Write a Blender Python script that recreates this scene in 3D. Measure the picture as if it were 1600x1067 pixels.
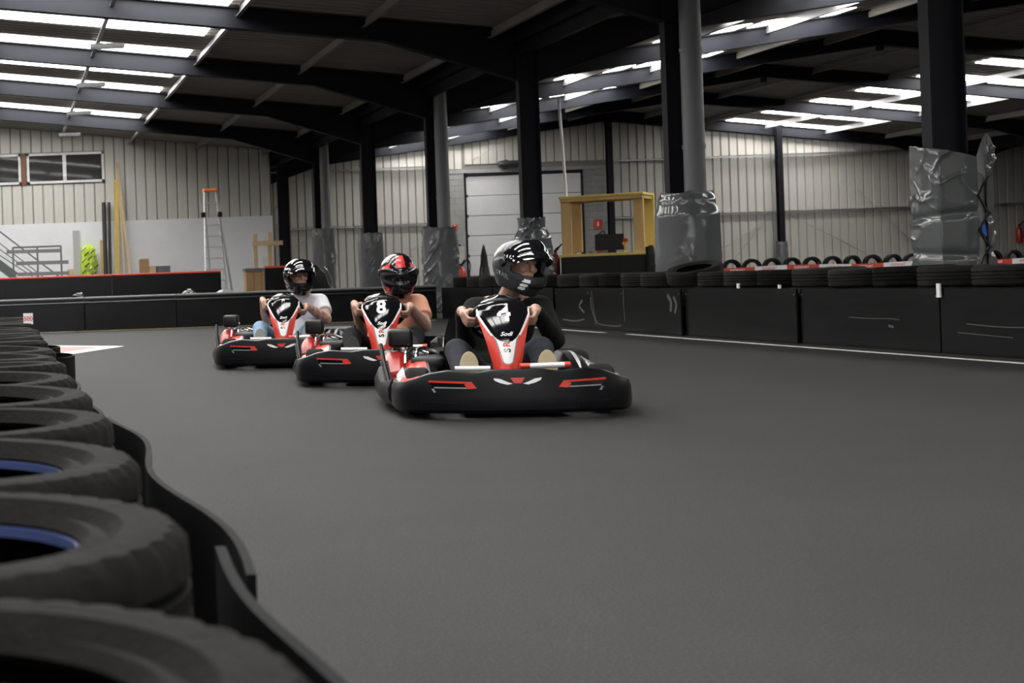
import bpy, bmesh, math, random
from mathutils import Vector, Matrix, Euler, noise
random.seed(7)
PI = math.pi
for o in list(bpy.data.objects): bpy.data.objects.remove(o)
S = bpy.context.scene
C = S.collection

# ------------------------------------------------------------------ camera
FPX, PX, PY, ROLL, CAMZ = 2206.0, 6.0, 450.0, math.radians(2.0), 0.77
cd = bpy.data.cameras.new('camera'); cam = bpy.data.objects.new('camera', cd); C.objects.link(cam)
cd.sensor_width = 36; cd.lens = FPX/1600*36
cd.shift_x = (800-PX)/1600; cd.shift_y = -(533.5-PY)/1600
cam.matrix_world = Matrix.Translation((0,0,CAMZ)) @ Matrix.Rotation(PI/2,4,'X') @ Matrix.Rotation(-ROLL,4,'Z')
cd.clip_start = 0.05; cd.clip_end = 200
cd.dof.use_dof = True; cd.dof.focus_distance = 8.6; cd.dof.aperture_fstop = 7.0
S.camera = cam
# ------------------------------------------------------------------ world, light, exposure
w = bpy.data.worlds.new('world'); S.world = w; w.use_nodes = True
w.node_tree.nodes['Background'].inputs[0].default_value = (0.75,0.82,0.95,1)
w.node_tree.nodes['Background'].inputs[1].default_value = 0.0
S.view_settings.view_transform = 'Standard'; S.view_settings.look = 'None'
S.view_settings.gamma = 1.0; S.view_settings.use_curve_mapping = False
S.view_settings.exposure = 0.0
SKY = 21.0          # radiance of the daylight coming through the translucent roof sheets
DOOR = 0.9         # radiance of the overcast daylight in the open gate behind the camera

# ------------------------------------------------------------------ helpers
def at(x, y, Y):
    dx, dy = x-PX, PY-y
    u = dx*math.cos(ROLL)+dy*math.sin(ROLL); v = -dx*math.sin(ROLL)+dy*math.cos(ROLL)
    return Vector((u*Y/FPX, Y, CAMZ+v*Y/FPX))
_m = {}
def mat(name, col, rough=.6, metal=0., var=0., vscale=6., bump=0., bscale=40., coat=0., emit=0., col2=None, spec=.5, stretch=None, bdist=.01):
    if name in _m: return _m[name]
    m = bpy.data.materials.new(name); m.use_nodes = True; nt = m.node_tree; b = nt.nodes['Principled BSDF']
    c = (*col,1); b.inputs['Base Color'].default_value = c
    b.inputs['Roughness'].default_value = rough; b.inputs['Metallic'].default_value = metal
    b.inputs['Coat Weight'].default_value = coat; b.inputs['Coat Roughness'].default_value = .04
    b.inputs['Specular IOR Level'].default_value = spec
    if emit:
        b.inputs['Emission Color'].default_value = c; b.inputs['Emission Strength'].default_value = emit
    if var or bump:
        tc = nt.nodes.new('ShaderNodeTexCoord'); mp = nt.nodes.new('ShaderNodeMapping')
        nt.links.new(tc.outputs['Object'], mp.inputs[0])
        if stretch: mp.inputs['Scale'].default_value = stretch
    if var:
        n = nt.nodes.new('ShaderNodeTexNoise'); n.inputs['Scale'].default_value = vscale; n.inputs['Detail'].default_value = 6
        n.inputs['Roughness'].default_value = .65
        nt.links.new(mp.outputs[0], n.inputs['Vector'])
        r = nt.nodes.new('ShaderNodeValToRGB'); r.color_ramp.elements[0].position = .3; r.color_ramp.elements[1].position = .72
        r.color_ramp.elements[0].color = (*[max(0,k*(1-var)) for k in col],1)
        r.color_ramp.elements[1].color = (*(col2 if col2 else [min(1,k*(1+var)) for k in col]),1)
        nt.links.new(n.outputs[0], r.inputs[0]); nt.links.new(r.outputs[0], b.inputs['Base Color'])
    if bump:
        n2 = nt.nodes.new('ShaderNodeTexNoise'); n2.inputs['Scale'].default_value = bscale; n2.inputs['Detail'].default_value = 4
        nt.links.new(mp.outputs[0], n2.inputs['Vector'])
        bp = nt.nodes.new('ShaderNodeBump'); bp.inputs['Strength'].default_value = bump; bp.inputs['Distance'].default_value = bdist
        nt.links.new(n2.outputs[0], bp.inputs['Height']); nt.links.new(bp.outputs[0], b.inputs['Normal'])
    _m[name] = m; return m

class MB:
    def __init__(s): s.v=[]; s.f=[]
    def add(s, vs, fs):
        n=len(s.v); s.v += [tuple(p) for p in vs]; s.f += [tuple(i+n for i in f) for f in fs]; return s
    def box(s, x0,x1,y0,y1,z0,z1, M=None):
        vs=[Vector((x,y,z)) for z in (z0,z1) for y in (y0,y1) for x in (x0,x1)]
        if M: vs=[M@p for p in vs]
        return s.add(vs, [(0,2,3,1),(4,5,7,6),(0,1,5,4),(2,6,7,3),(0,4,6,2),(1,3,7,5)])
    def bar(s, a, b, w, h, up=(0,0,1)):
        a=Vector(a); b=Vector(b); d=(b-a); L=d.length; d.normalize(); up=Vector(up)
        r=d.cross(up)
        if r.length<1e-4: r=d.cross(Vector((1,0,0)))
        r.normalize(); u=r.cross(d)
        vs=[p+r*i*w/2+u*j*h/2 for p in (a,b) for j in (-1,1) for i in (-1,1)]
        return s.add(vs, [(0,1,3,2),(4,6,7,5),(0,4,5,1),(2,3,7,6),(0,2,6,4),(1,5,7,3)])
    def tube(s, pts, r, n=8, closed=False, caps=True):
        pts=[Vector(p) for p in pts]; N=len(pts); rs=r if isinstance(r,(list,tuple)) else [r]*N
        def tan(i):
            if closed: return (pts[(i+1)%N]-pts[i-1]).normalized()
            return (pts[min(N-1,i+1)]-pts[max(0,i-1)]).normalized()
        t0=tan(0); a=Vector((0,0,1)) if abs(t0.z)<.9 else Vector((1,0,0))
        nrm=(a-t0*a.dot(t0)).normalized(); vs=[]; fs=[]
        for i in range(N):
            t=tan(i); nrm=(nrm-t*nrm.dot(t)).normalized(); bn=t.cross(nrm)
            for k in range(n):
                an=2*PI*k/n; vs.append(pts[i]+(nrm*math.cos(an)+bn*math.sin(an))*rs[i])
        for i in range(N if closed else N-1):
            j=(i+1)%N
            for k in range(n): fs.append((i*n+k,i*n+(k+1)%n,j*n+(k+1)%n,j*n+k))
        if caps and not closed: fs.append(tuple(range(n-1,-1,-1))); fs.append(tuple((N-1)*n+k for k in range(n)))
        return s.add(vs,fs)
    def lathe(s, prof, n=24, M=None, closed=False, rfun=None):
        vs=[]; fs=[]; P=len(prof)
        for k in range(n):
            a=2*PI*k/n
            for j,(r,z) in enumerate(prof):
                rr=r if not rfun else rfun(r,z,k,j)
                vs.append(Vector((rr*math.cos(a),rr*math.sin(a),z)))
        for k in range(n):
            q=(k+1)%n
            for j in range(P if closed else P-1):
                jj=(j+1)%P; fs.append((k*P+j,q*P+j,q*P+jj,k*P+jj))
        if not closed:
            if prof[0][0]>1e-6: fs.append(tuple(k*P for k in range(n-1,-1,-1)))
            if prof[-1][0]>1e-6: fs.append(tuple(k*P+P-1 for k in range(n)))
        if M: vs=[M@p for p in vs]
        return s.add(vs,fs)
    def capsule(s, a, b, ra, rb, n=12, m=4):
        a=Vector(a); b=Vector(b); d=b-a; L=max(d.length,1e-5)
        q=Vector((0,0,1)).rotation_difference(d.normalized()).to_matrix().to_4x4() if d.length>1e-5 else Matrix()
        pr=[(0,-ra)]+[(ra*math.sin(PI/2*i/m),-ra*math.cos(PI/2*i/m)) for i in range(1,m+1)]
        pr+=[(rb*math.cos(PI/2*i/m),L+rb*math.sin(PI/2*i/m)) for i in range(0,m)]+[(0,L+rb)]
        return s.lathe(pr,n,Matrix.Translation(a)@q)
    def frustum(s,a,b,ra,rb,n=16):
        a=Vector(a); b=Vector(b); d=b-a
        q=Vector((0,0,1)).rotation_difference(d.normalized()).to_matrix().to_4x4()
        return s.lathe([(ra,0),(rb,d.length)],n,Matrix.Translation(a)@q)
    def ellipsoid(s,c,rx,ry,rz,M=None,n=20,m=12):
        pr=[(math.sin(PI*i/m),-math.cos(PI*i/m)) for i in range(m+1)]; pr[0]=(0,-1); pr[-1]=(0,1)
        T=Matrix.Translation(Vector(c))@(M if M else Matrix())@Matrix.Diagonal((rx,ry,rz,1))
        return s.lathe(pr,n,T)
    def prism(s, poly, fn, d0, d1):
        n=len(poly); vs=[fn(x,y,d0) for x,y in poly]+[fn(x,y,d1) for x,y in poly]
        return s.add(vs,[tuple(range(n-1,-1,-1)),tuple(range(n,2*n))]+[(i,(i+1)%n,n+(i+1)%n,n+i) for i in range(n)])
    def mesh(s, name, smooth=False, bevel=0, seg=1):
        me=bpy.data.meshes.new(name); bm=bmesh.new()
        vv=[bm.verts.new(p) for p in s.v]
        for f in s.f:
            try: bm.faces.new([vv[i] for i in f])
            except ValueError: pass
        bmesh.ops.remove_doubles(bm, verts=bm.verts, dist=1e-5)
        bmesh.ops.recalc_face_normals(bm, faces=bm.faces)
        if bevel:
            bmesh.ops.bevel(bm, geom=[e for e in bm.edges if e.calc_face_angle(0)>.6], offset=bevel, segments=seg, affect='EDGES', profile=.5)
        if smooth:
            for f in bm.faces: f.smooth=True
            ang = smooth if smooth is not True else .7
            for e in bm.edges:
                if e.calc_face_angle(0)>ang: e.smooth=False
        bm.to_mesh(me); bm.free(); return me
    def build(s, name, m, parent=None, smooth=False, bevel=0, seg=1, loc=None):
        return ob(name, s.mesh(name,smooth,bevel,seg), m, parent, loc)
def ob(name, me, m, parent=None, loc=None):
    o=bpy.data.objects.new(name,me); C.objects.link(o)
    if me is not None and m is not None and not me.materials: me.materials.append(m)
    if parent: o.parent=parent
    if loc is not None: o.location=loc
    return o
def tag(o,label=None,cat=None,group=None,kind=None):
    if label: o['label']=label
    if cat: o['category']=cat
    if group: o['group']=group
    if kind: o['kind']=kind
    return o
def thing(name,label,cat,loc=(0,0,0),rz=0,group=None):
    o=bpy.data.objects.new(name,None); C.objects.link(o); o.location=loc; o.rotation_euler=(0,0,rz); o.empty_display_size=.1
    return tag(o,label,cat,group)
def struct(o): o['kind']='structure'; return o
def copy_tree(o,parent=None):
    c=o.copy(); C.objects.link(c); c.parent=parent
    for ch in list(o.children): copy_tree(ch,c)
    return c
def text_mesh(txt, size=1., bold=0., shear=0., sx=1., extr=0.0):
    cu=bpy.data.curves.new('txt','FONT'); cu.body=txt; cu.size=size; cu.align_x='CENTER'; cu.align_y='CENTER'
    cu.offset=bold; cu.shear=shear; cu.extrude=extr; cu.resolution_u=4
    o=bpy.data.objects.new('txt',cu); C.objects.link(o)
    dg=bpy.context.evaluated_depsgraph_get(); me=bpy.data.meshes.new_from_object(o.evaluated_get(dg))
    bpy.data.objects.remove(o); bpy.data.curves.remove(cu)
    for v in me.vertices: v.co.x*=sx
    me.materials.clear()
    return me
def map_mesh(me, fn):
    for v in me.vertices: v.co=fn(v.co)
    me.update(); return me
def remesh(mb, voxel, smooth_it=4, name='body'):
    o=ob('tmp',mb.mesh('tmp'),None)
    r=o.modifiers.new('r','REMESH'); r.mode='VOXEL'; r.voxel_size=voxel; r.use_smooth_shade=True
    if smooth_it:
        sm=o.modifiers.new('s','SMOOTH'); sm.factor=.5; sm.iterations=smooth_it
    dg=bpy.context.evaluated_depsgraph_get(); dg.update()
    me=bpy.data.meshes.new_from_object(o.evaluated_get(dg)); me.name=name
    old=o.data; bpy.data.objects.remove(o); bpy.data.meshes.remove(old); me.materials.clear()
    return me
def sm_path(pts, n):
    """Catmull-Rom through 2-D or 3-D points"""
    P=[Vector(p) for p in pts]; out=[]
    for i in range(len(P)-1):
        p0,p1,p2,p3=P[max(0,i-1)],P[i],P[i+1],P[min(len(P)-1,i+2)]
        for j in range(n):
            t=j/n; out.append(.5*((2*p1)+(p2-p0)*t+(2*p0-5*p1+4*p2-p3)*t*t+(3*p1-p0-3*p2+p3)*t**3))
    out.append(P[-1]); return out
def nz(x,y,z,s=1.): return noise.noise(Vector((x*s,y*s,z*s)))

# ------------------------------------------------------------------ materials
M_floor = mat('asphalt',(.0132,.0129,.0126),.8,spec=.3,var=.2,vscale=1.1,bump=.5,bscale=220,bdist=.004)
nt=M_floor.node_tree
_n=nt.nodes.new('ShaderNodeTexNoise'); _n.inputs['Scale'].default_value=130; _n.inputs['Detail'].default_value=3
_tc=[n for n in nt.nodes if n.type=='TEX_COORD'][0]; nt.links.new(_tc.outputs['Object'],_n.inputs['Vector'])
_r=nt.nodes.new('ShaderNodeValToRGB'); _r.color_ramp.elements[0].position=.38; _r.color_ramp.elements[1].position=.72
_r.color_ramp.elements[0].color=(.55,.55,.55,1); _r.color_ramp.elements[1].color=(1.8,1.75,1.68,1)
_mx=nt.nodes.new('ShaderNodeMix'); _mx.data_type='RGBA'; _mx.blend_type='MULTIPLY'; _mx.inputs[0].default_value=1
_ramp=[n for n in nt.nodes if n.type=='VALTORGB'][0]; _b=nt.nodes['Principled BSDF']
nt.links.new(_n.outputs[0],_r.inputs[0]); nt.links.new(_ramp.outputs[0],_mx.inputs[6]); nt.links.new(_r.outputs[0],_mx.inputs[7]); nt.links.new(_mx.outputs[2],_b.inputs['Base Color'])
M_clad = mat('cream_cladding',(.51,.49,.45),.5,var=.08,vscale=2.,stretch=(1,1,.35))
M_clad2 = mat('pale_cladding',(.62,.605,.555),.5,var=.06,vscale=2.,stretch=(1,1,.35))
M_cladback = mat('grey_cladding_joint',(.20,.195,.18),.7)
M_block = mat('white_blockwork',(.80,.81,.83),.75,var=.04,vscale=1.5)
M_grey_block = mat('grey_blockwork',(.30,.30,.29),.85,var=.12,vscale=3)
M_navy = mat('navy_steel',(.0085,.009,.0135),.6,spec=.2,var=.15,vscale=3)
M_roof = mat('roof_sheet',(.29,.27,.245),.55,var=.15,vscale=1.5,stretch=(.3,1,1))
M_galv = mat('galvanised_steel',(.42,.42,.43),.4,metal=.7,var=.12,vscale=5)
M_sky = mat('skylight_daylight',(1.0,.985,.955),.5,emit=SKY)
M_door_sky = mat('gate_daylight',(.93,.97,1.0),.5,emit=DOOR)
M_tyre = mat('tyre_rubber',(.0052,.005,.0048),.85,spec=.07,var=.45,vscale=7,bump=.25,bscale=90,col2=(.0115,.011,.0105))
M_tyre2 = mat('tyre_rubber_dark',(.0065,.0065,.0065),.8,spec=.15,var=.4,vscale=6,bump=.2,bscale=90,col2=(.018,.017,.016))
M_belt = mat('black_belt',(.004,.004,.005),.8,spec=.08,var=.5,vscale=3,bump=.15,bscale=12,col2=(.010,.010,.011))
M_panel = mat('black_panel',(.003,.003,.0037),.25,spec=.3,var=.6,vscale=2.2,bump=.08,bscale=9,col2=(.0075,.0075,.008),stretch=(1,.6,1.6))
M_white = mat('white_paint',(.66,.66,.64),.6,var=.15,vscale=8)
M_redp = mat('red_paint',(.55,.055,.035),.5)
M_pinkp = mat('faded_red_paint',(.52,.16,.15),.7,var=.12,vscale=5)
M_yelline = mat('yellow_paint',(.50,.40,.12),.7)
M_wrap = mat('grey_pvc_wrap',(.105,.11,.115),.12,var=.06,vscale=3,bump=.06,bscale=3.0,bdist=.04)
M_foam = mat('pale_foam',(.42,.41,.39),.9,var=.1)
M_wood = mat('pine_wood',(.55,.36,.14),.55,var=.18,vscale=4,stretch=(1,1,.15))
M_ply = mat('yellow_plywood',(.58,.42,.10),.5,var=.1,vscale=4)
M_lath = mat('pale_lath',(.56,.42,.25),.65,var=.12,vscale=5)
M_black = mat('black_plastic',(.005,.005,.0055),.35,spec=.35,var=.3,vscale=8,bump=.05,bscale=60)
M_bump = mat('kart_bumper_plastic',(.0035,.0035,.005),.32,spec=.25,bump=.10,bscale=160,bdist=.003)
M_gloss = mat('gloss_black',(.005,.005,.006),.08,spec=.45)
M_red = mat('kart_red',(.55,.035,.02),.28,coat=.1)
M_dred = mat('kart_dark_red',(.30,.015,.015),.3)
M_wht = mat('kart_white',(.78,.78,.78),.2,coat=.5)
M_gry = mat('kart_grey',(.22,.23,.25),.25,coat=.4)
M_chrome = mat('chrome',(.75,.75,.76),.15,metal=1.)
M_steel = mat('dark_steel',(.10,.10,.11),.35,metal=.8)
M_card = mat('cardboard',(.36,.22,.11),.85,var=.08)
M_brown = mat('brown_board',(.20,.09,.045),.6)
M_glass = mat('dark_glass',(.045,.046,.045),.05,coat=.6)
M_vest = mat('neon_vest',(.60,.80,.08),.8,var=.15,vscale=10)
M_vestd = mat('dark_vest_trim',(.03,.035,.03),.8)
M_orange = mat('orange_plastic',(.70,.16,.03),.4)
M_alu = mat('ladder_aluminium',(.50,.50,.50),.4,metal=.6)
M_rail = mat('grey_rail',(.13,.135,.14),.5)
M_extred = mat('extinguisher_red',(.55,.03,.02),.25,coat=.5)
M_doorw = mat('white_door',(.60,.60,.60),.5,var=.04,vscale=2)
M_concrete=mat('grey_board',(.42,.42,.42),.8)
M_bluering = mat('blue_band',(.045,.065,.17),.4)
M_blue = mat('blue_strap',(.03,.12,.55),.4)

# ================================================================== STRUCTURE
VAL, RID, VAL2, RIDL = 8.54, 20.5, 32.46, -3.4
SL = .12
YK = lambda k: 12.75+5*k
Y0, YL, YB = -12.4, 42.75, 47.75
def dist(X):                     # distance from nearest valley line, along the slope
    if X<=RIDL: return 12-(RIDL-X)
    if X<=VAL: return VAL-X
    if X<=RID: return X-VAL
    if X<=VAL2: return VAL2-X
    return X-VAL2
soff = lambda X: 4.25+SL*dist(X)
roofz = lambda X: soff(X)+.37
XL, XR = RIDL-12, 44.0

floor=MB().box(XL-.2,XR,Y0-.2,YB+.3,-.2,0).build('floor',M_floor); struct(floor)

ceil=thing('ceiling',None,None); struct(ceil)
def roof_slope(xa,xb):
    mb=MB(); n=int((YB-Y0)/.25); pro=[]
    for i in range(n):
        y=Y0+i*.25; pro += [(y,0),(y+.12,0),(y+.15,.035),(y+.22,.035)]
    pro.append((Y0+n*.25,0))
    vs=[]; 
    for (y,d) in pro: vs += [(xa,y,roofz(xa+1e-4*(1 if xb>xa else -1))+d),(xb,y,roofz(xb-1e-4)+d)]
    mb.add(vs,[(2*i,2*i+1,2*i+3,2*i+2) for i in range(len(pro)-1)])
    return mb.build('roof_sheet',M_roof,ceil)
roof_slope(XL,RIDL); roof_slope(RIDL,VAL); roof_slope(VAL,RID); roof_slope(RID,VAL2); roof_slope(VAL2,XR)
# unseen flat lid added above the roofs so that no light leaks in
MB().box(XL-.3,XR+.3,Y0-.3,YB+.4,6.6,6.8).build('roof_deck',M_navy,ceil)

def rafter_mesh(sign,yb=0):
    """haunched I-section rafter from a valley (x=0) up to the ridge (x=12*sign)"""
    mb=MB()
    st=[(0.,.45),(.18,.45),(2.3,0.),(12.,0.)]
    for a,b in zip(st[:-1],st[1:]):
        (d0,h0),(d1,h1)=a,b
        def zb(d,h): return 4.25+SL*d-h
        def zt(d): return 4.25+SL*d+.345
        for (x,t0,t1,q0,q1,wd) in ((0,.0,.018,.0,.018,.09),):
            pass
        def slab(z00,z01,z10,z11,hw):   # at d0: z00..z01 ; at d1: z10..z11
            vs=[(sign*d0,-hw,z00),(sign*d0,hw,z00),(sign*d0,hw,z01),(sign*d0,-hw,z01),(sign*d1,-hw,z10),(sign*d1,hw,z10),(sign*d1,hw,z11),(sign*d1,-hw,z11)]
            mb.add(vs,[(0,1,2,3),(4,7,6,5),(0,4,5,1),(1,5,6,2),(2,6,7,3),(3,7,4,0)])
        slab(zb(d0,h0),zb(d0,h0)+.02,zb(d1,h1),zb(d1,h1)+.02,.09)
        slab(zt(d0)-.02,zt(d0),zt(d1)-.02,zt(d1),.09)
        slab(zb(d0,h0)+.018,zt(d0)-.018,zb(d1,h1)+.018,zt(d1)-.018,.012)
    # web stiffener and ridge plate
    mb.box(*(sorted((sign*.17,sign*.19))),-.085,.085,4.25-.42,4.25+.34)
    mb.box(*(sorted((sign*11.98,sign*12.))),-.09,.09,4.25+SL*12-.12,4.25+SL*12+.345)
    return mb.mesh('rafter')
rp, rn = rafter_mesh(1), rafter_mesh(-1)
for k in range(-4,8):
    for me,x in ((rn,VAL),(rp,VAL),(rn,VAL2),(rp,VAL2),(rp,XL)):
        if k==7 and x in (XL,) : continue
        if k>=6 and (x==XL or (me is rn and x==VAL)): continue
        y=YK(k)-(.12 if k==7 else 0)-(.12 if k==6 and (x==XL or (x==VAL and me is rn)) else 0)
        ob('rafter',me,M_navy,ceil,(x,y,0))
# purlins (Z sections), bright galvanised one near the strip ends
pm={}
def purlin(x,bright,w=.07):
    L=YB-Y0; sgn=1 if dist(x+.05)>dist(x) else -1; mb=MB()
    z=roofz(x)
    mb.box(-.004,.004,0,L,-.17,-.005).box(-w*(sgn<0),w*(sgn>0),0,L,-.17,-.16).box(-w*(sgn>0),w*(sgn<0),0,L,-.015,-.005)
    mb.build('purlin',M_galv if bright else M_roof,ceil,loc=(x,Y0,z))
for i in range(6):
    d=.55+2.02*i
    for X in (VAL-d,VAL+d,VAL2-d,XL+d): purlin(X,i in (2,3))
    if VAL2+d<XR: purlin(VAL2+d,False)
# valley gutters
for X in (VAL,VAL2):
    MB().box(-.26,.26,0,YB-Y0,-.03,.0).box(-.28,-.25,0,YB-Y0,-.03,.22).box(.25,.28,0,YB-Y0,-.03,.22).build('valley_gutter',M_navy,ceil,loc=(X,Y0,4.42))
# longitudinal eaves ties between the column heads
for X in (VAL,VAL2): MB().box(-.16,-.06,0,YB-Y0,-.2,0).build('eaves_tie',M_navy,ceil,loc=(X,Y0,4.40))
# translucent roof sheets
def pane_mesh(xa,xb,wy):
    za,zb=roofz(xa)-.012,roofz(xb)-.012; zm=(za+zb)/2; xm=(xa+xb)/2
    vs=[(x-xm,y,z-zm+d) for d in (0,.008) for (x,z) in ((xa,za),(xb,zb)) for y in (-wy/2,wy/2)]
    me=MB().add(vs,[(0,1,3,2),(4,6,7,5),(0,2,6,4),(1,5,7,3),(0,4,5,1),(2,3,7,6)]).mesh('skylight_pane')
    return me,xm,zm
PX_RANGES=[(-1.95,-.06),(.03,1.90),(2.0,3.76),(-6.84-1.9,-6.9),(-10.6,-8.84),(12.9,14.5),(14.75,16.5),(24.55,26.2),(26.45,28.1)]
for (xa,xb) in PX_RANGES:
    meA,xm,zm=pane_mesh(xa,xb,.68)
    for k in range(-5,7):
        for off in (2.32,4.62):
            y=YK(k)+off
            if y>YL-.4 and xm<VAL: continue
            ob('skylight_pane',meA,M_sky,ceil,(xm,y,zm))
# hanging strip luminaires (unlit) clamped under a purlin
def luminaire():
    t=thing('ceiling_light','unlit grey strip light hanging under the roof purlin beside the white roof panes','light',group='unlit strip lights under the roof')
    MB().box(-.30,.34,-.06,.06,-.05,.03).build('housing',M_rail,t,bevel=.01)
    MB().box(-.28,.32,-.045,.045,-.065,-.05).build('diffuser',M_rail,t)
    MB().box(-.19,-.07,-.05,.05,.03,.042).build('bracket',M_rail,t)
    return t
l0=luminaire(); first=True
for k in (0,1,2,3,4,5):
    o=l0 if first else copy_tree(l0); first=False
    xx=1.95+.1; o.location=(xx,YK(k)+3.35,roofz(xx)-.21)

# ---- walls
def clad(parent,x0,x1,Y,zb,step,topf,cuts=None,zjit=0):
    n=int(round((x1-x0)/step))
    for i in range(n):
        a=x0+i*step+.011; b=x0+(i+1)*step-.011
        segs=[(zb-(zjit if i%2 else 0),None)]
        if cuts:
            for (cx0,cx1,cz0,cz1) in cuts:
                if cx0<(a+b)/2<cx1:
                    segs=([(zb-(zjit if i%2 else 0),cz0)] if cz0>zb else [])+([(cz1,None)] if cz1<topf(a) else [])
        for s0,s1 in segs:
            ta,tb=(topf(a),topf(b)) if s1 is None else (s1,s1)
            if min(ta,tb)<=s0+.05: continue
            e=.018
            vs=[(a,0,s0),(b,0,s0),(b,0,tb),(a,0,ta),(a+e,-.035,s0),(b-e,-.035,s0),(b-e,-.035,tb),(a+e,-.035,ta)]
            cx=(a+b)/2
            vs=[(x-cx,y,z-s0) for x,y,z in vs]
            MB().add(vs,[(0,1,2,3),(4,7,6,5),(0,4,5,1),(1,5,6,2),(2,6,7,3),(3,7,4,0)]).build('cladding_panel',M_clad2 if parent is wbl else M_clad,parent,loc=(cx,Y,s0))
wl=MB()
wl.box(XL-.2,VAL-.34,YL,YL+.2,0,2.68).build('wall_back_left',M_block)
wbl=bpy.data.objects['wall_back_left']; struct(wbl)
MB().add([(XL,YL+.05,2.66),(VAL-.34,YL+.05,2.66),(VAL-.34,YL+.05,5.2),(RIDL,YL+.05,6.3),(XL,YL+.05,5.2),
          (XL,YL+.15,2.66),(VAL-.34,YL+.15,2.66),(VAL-.34,YL+.15,5.2),(RIDL,YL+.15,6.3),(XL,YL+.15,5.2)],
         [(0,1,2,3,4),(5,9,8,7,6),(0,5,6,1),(1,6,7,2),(2,7,8,3),(3,8,9,4),(4,9,5,0)]).build('cladding_backing',M_cladback,wbl)
clad(wbl,-3.1,VAL-.34+.0,YL+.05,2.66,.3133,lambda x:roofz(x),cuts=[(-2.0,3.2,3.86,4.83)],zjit=.04)
wb=MB().add([(VAL-.5,YB+.05,0),(XR,YB+.05,0),(XR,YB+.05,5.6),(VAL2,YB+.05,4.6),(RID,YB+.05,6.1),(VAL-.5,YB+.05,4.6),
             (VAL-.5,YB+.25,0),(XR,YB+.25,0),(XR,YB+.25,5.6),(VAL2,YB+.25,4.6),(RID,YB+.25,6.1),(VAL-.5,YB+.25,4.6)],
            [(0,1,2,3,4,5),(6,11,10,9,8,7)]+[(i,i+6,(i+1)%6+6,(i+1)%6) for i in range(6)]).build('wall_back',M_cladback); struct(wb)
DX0,DX1,DZ=15.72,19.62,4.0
clad(wb,VAL-.4,DX0-.02,YB+.05,.05,.268,lambda x:roofz(max(x,VAL+.01)),cuts=[(DX0-.75,DX0+2,-1,4.25)])
clad(wb,DX0,DX1+1.1,YB+.05,.05,.278,lambda x:roofz(x),cuts=[(DX0-.1,DX1+1.0,-1,4.4)])
clad(wb,DX1+1.1,36.6,YB+.05,.05,.283,lambda x:roofz(x) if not (VAL2-.2<x<VAL2+.2) else 4.6)
# blockwork piers beside the gate
for xa,xb,nm in ((DX0-.72,DX0-.04,'l'),(DX1+.04,DX1+.98,'r')):
    for r in range(20):
        z=r*.205
        sp=(xb-xa)/2 if r%2 else (xb-xa)/1.0
        for c in range(2 if r%2 else 1):
            MB().box(xa+c*sp+.004,xa+(c+1)*sp-.004,-.06,0,z+.004,z+.2).build('block',M_grey_block,wb,loc=(0,YB+.04,0))
MB().box(DX0-.75,DX1+1.,-.08,0,4.1,4.22).build('lintel',M_grey_block,wb,loc=(0,YB+.04,0))
# girts, wall posts, bracing
for z in (2.45,4.37):
    for xa,xb in ((VAL+.165,DX0-.75),(DX1+1.0,36.5)):
        MB().box(xa,xb,-.19,-.04,z-.02,z).box(xa,xb,-.19,-.18,z-.06,z).build('girt',M_galv,wb,loc=(0,YB,0))
for X in (14.7,RID,26.2,VAL2):
    MB().box(X-.09,X+.09,-.26,-.245,0,roofz(X)).box(X-.006,X+.006,-.25,-.09,0,roofz(X)).box(X-.09,X+.09,-.095,-.08,0,roofz(X)).build('wall_post',M_navy,wb,loc=(0,YB-.1 if X!=14.7 else YB-.02,0))
for a,b in (((28.9,3.05,),(31.6,.3)),((26.4,2.4),(30.4,.2)),((22.5,.2),(26.0,2.3)),((9.2,1.5),(10.9,2.4)),((13.4,1.3),(14.9,2.3)),((15.9,4.5),(17.2,5.25)),((24.2,.4),(25.9,2.3))):
    MB().tube([(a[0],-.17,a[1]),(b[0],-.17,b[1])],.012,6).build('brace_rod',M_galv,wb,loc=(0,YB,0))
# sectional gate
dr=thing('door_1',None,None); struct(dr)
for i in range(6):
    z=DZ-.675*(i+1)
    MB().box(DX0,DX1,-.05,0,max(z,0)+.008,z+.667).build('door_section',M_doorw,dr,bevel=.008,loc=(0,YB+.02,0))
MB().box(DX0-.05,DX0,-.10,0,0,4.1).box(DX1,DX1+.05,-.10,0,0,4.1).box(DX0-.05,DX1+.05,-.10,0,DZ,DZ+.08).build('door_frame',M_navy,dr,loc=(0,YB+.02,0))
for i in range(6): MB().box(DX0+.0,DX0+.06,-.075,-.05,DZ-.675*i-.05,DZ-.675*i+.05).build('hinge',M_steel,dr,loc=(0,YB+.02,0))
MB().lathe([(0.0,-.5),(.10,-.5),(.12,-.45),(.12,.45),(.1,.5),(0,.5)],16,Matrix.Translation((17.3,YB-.2,4.35))@Matrix.Rotation(PI/2,4,'Y')).box(17.0,17.1,YB-.25,YB+.05,4.2,4.5).build('door_motor',M_steel,dr,smooth=True)
# other walls, out of frame
wall_l=MB().box(XL-.3,XL-.1,Y0-.2,YL+.2,0,6).build('wall_left',M_clad); struct(wall_l)
wall_r=MB().box(XR,XR+.2,Y0-.2,YB+.3,0,6.6).build('wall_right',M_clad); struct(wall_r)
wall_ret=MB().box(VAL-.5,VAL-.36,YL+.2,YB+.1,0,5).build('wall_corner',M_block); struct(wall_ret)
wf=MB().box(XL-.2,-5.0,Y0-.2,Y0,0,6.4).box(7.0,XR,Y0-.2,Y0,0,6.4).box(-5.0,7.0,Y0-.2,Y0,4.4,6.4).build('wall_front',M_clad); struct(wf)
gate=MB().box(-5.0,7.0,Y0-.16,Y0-.10,0,4.4).build('window_3',M_door_sky); struct(gate)

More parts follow.
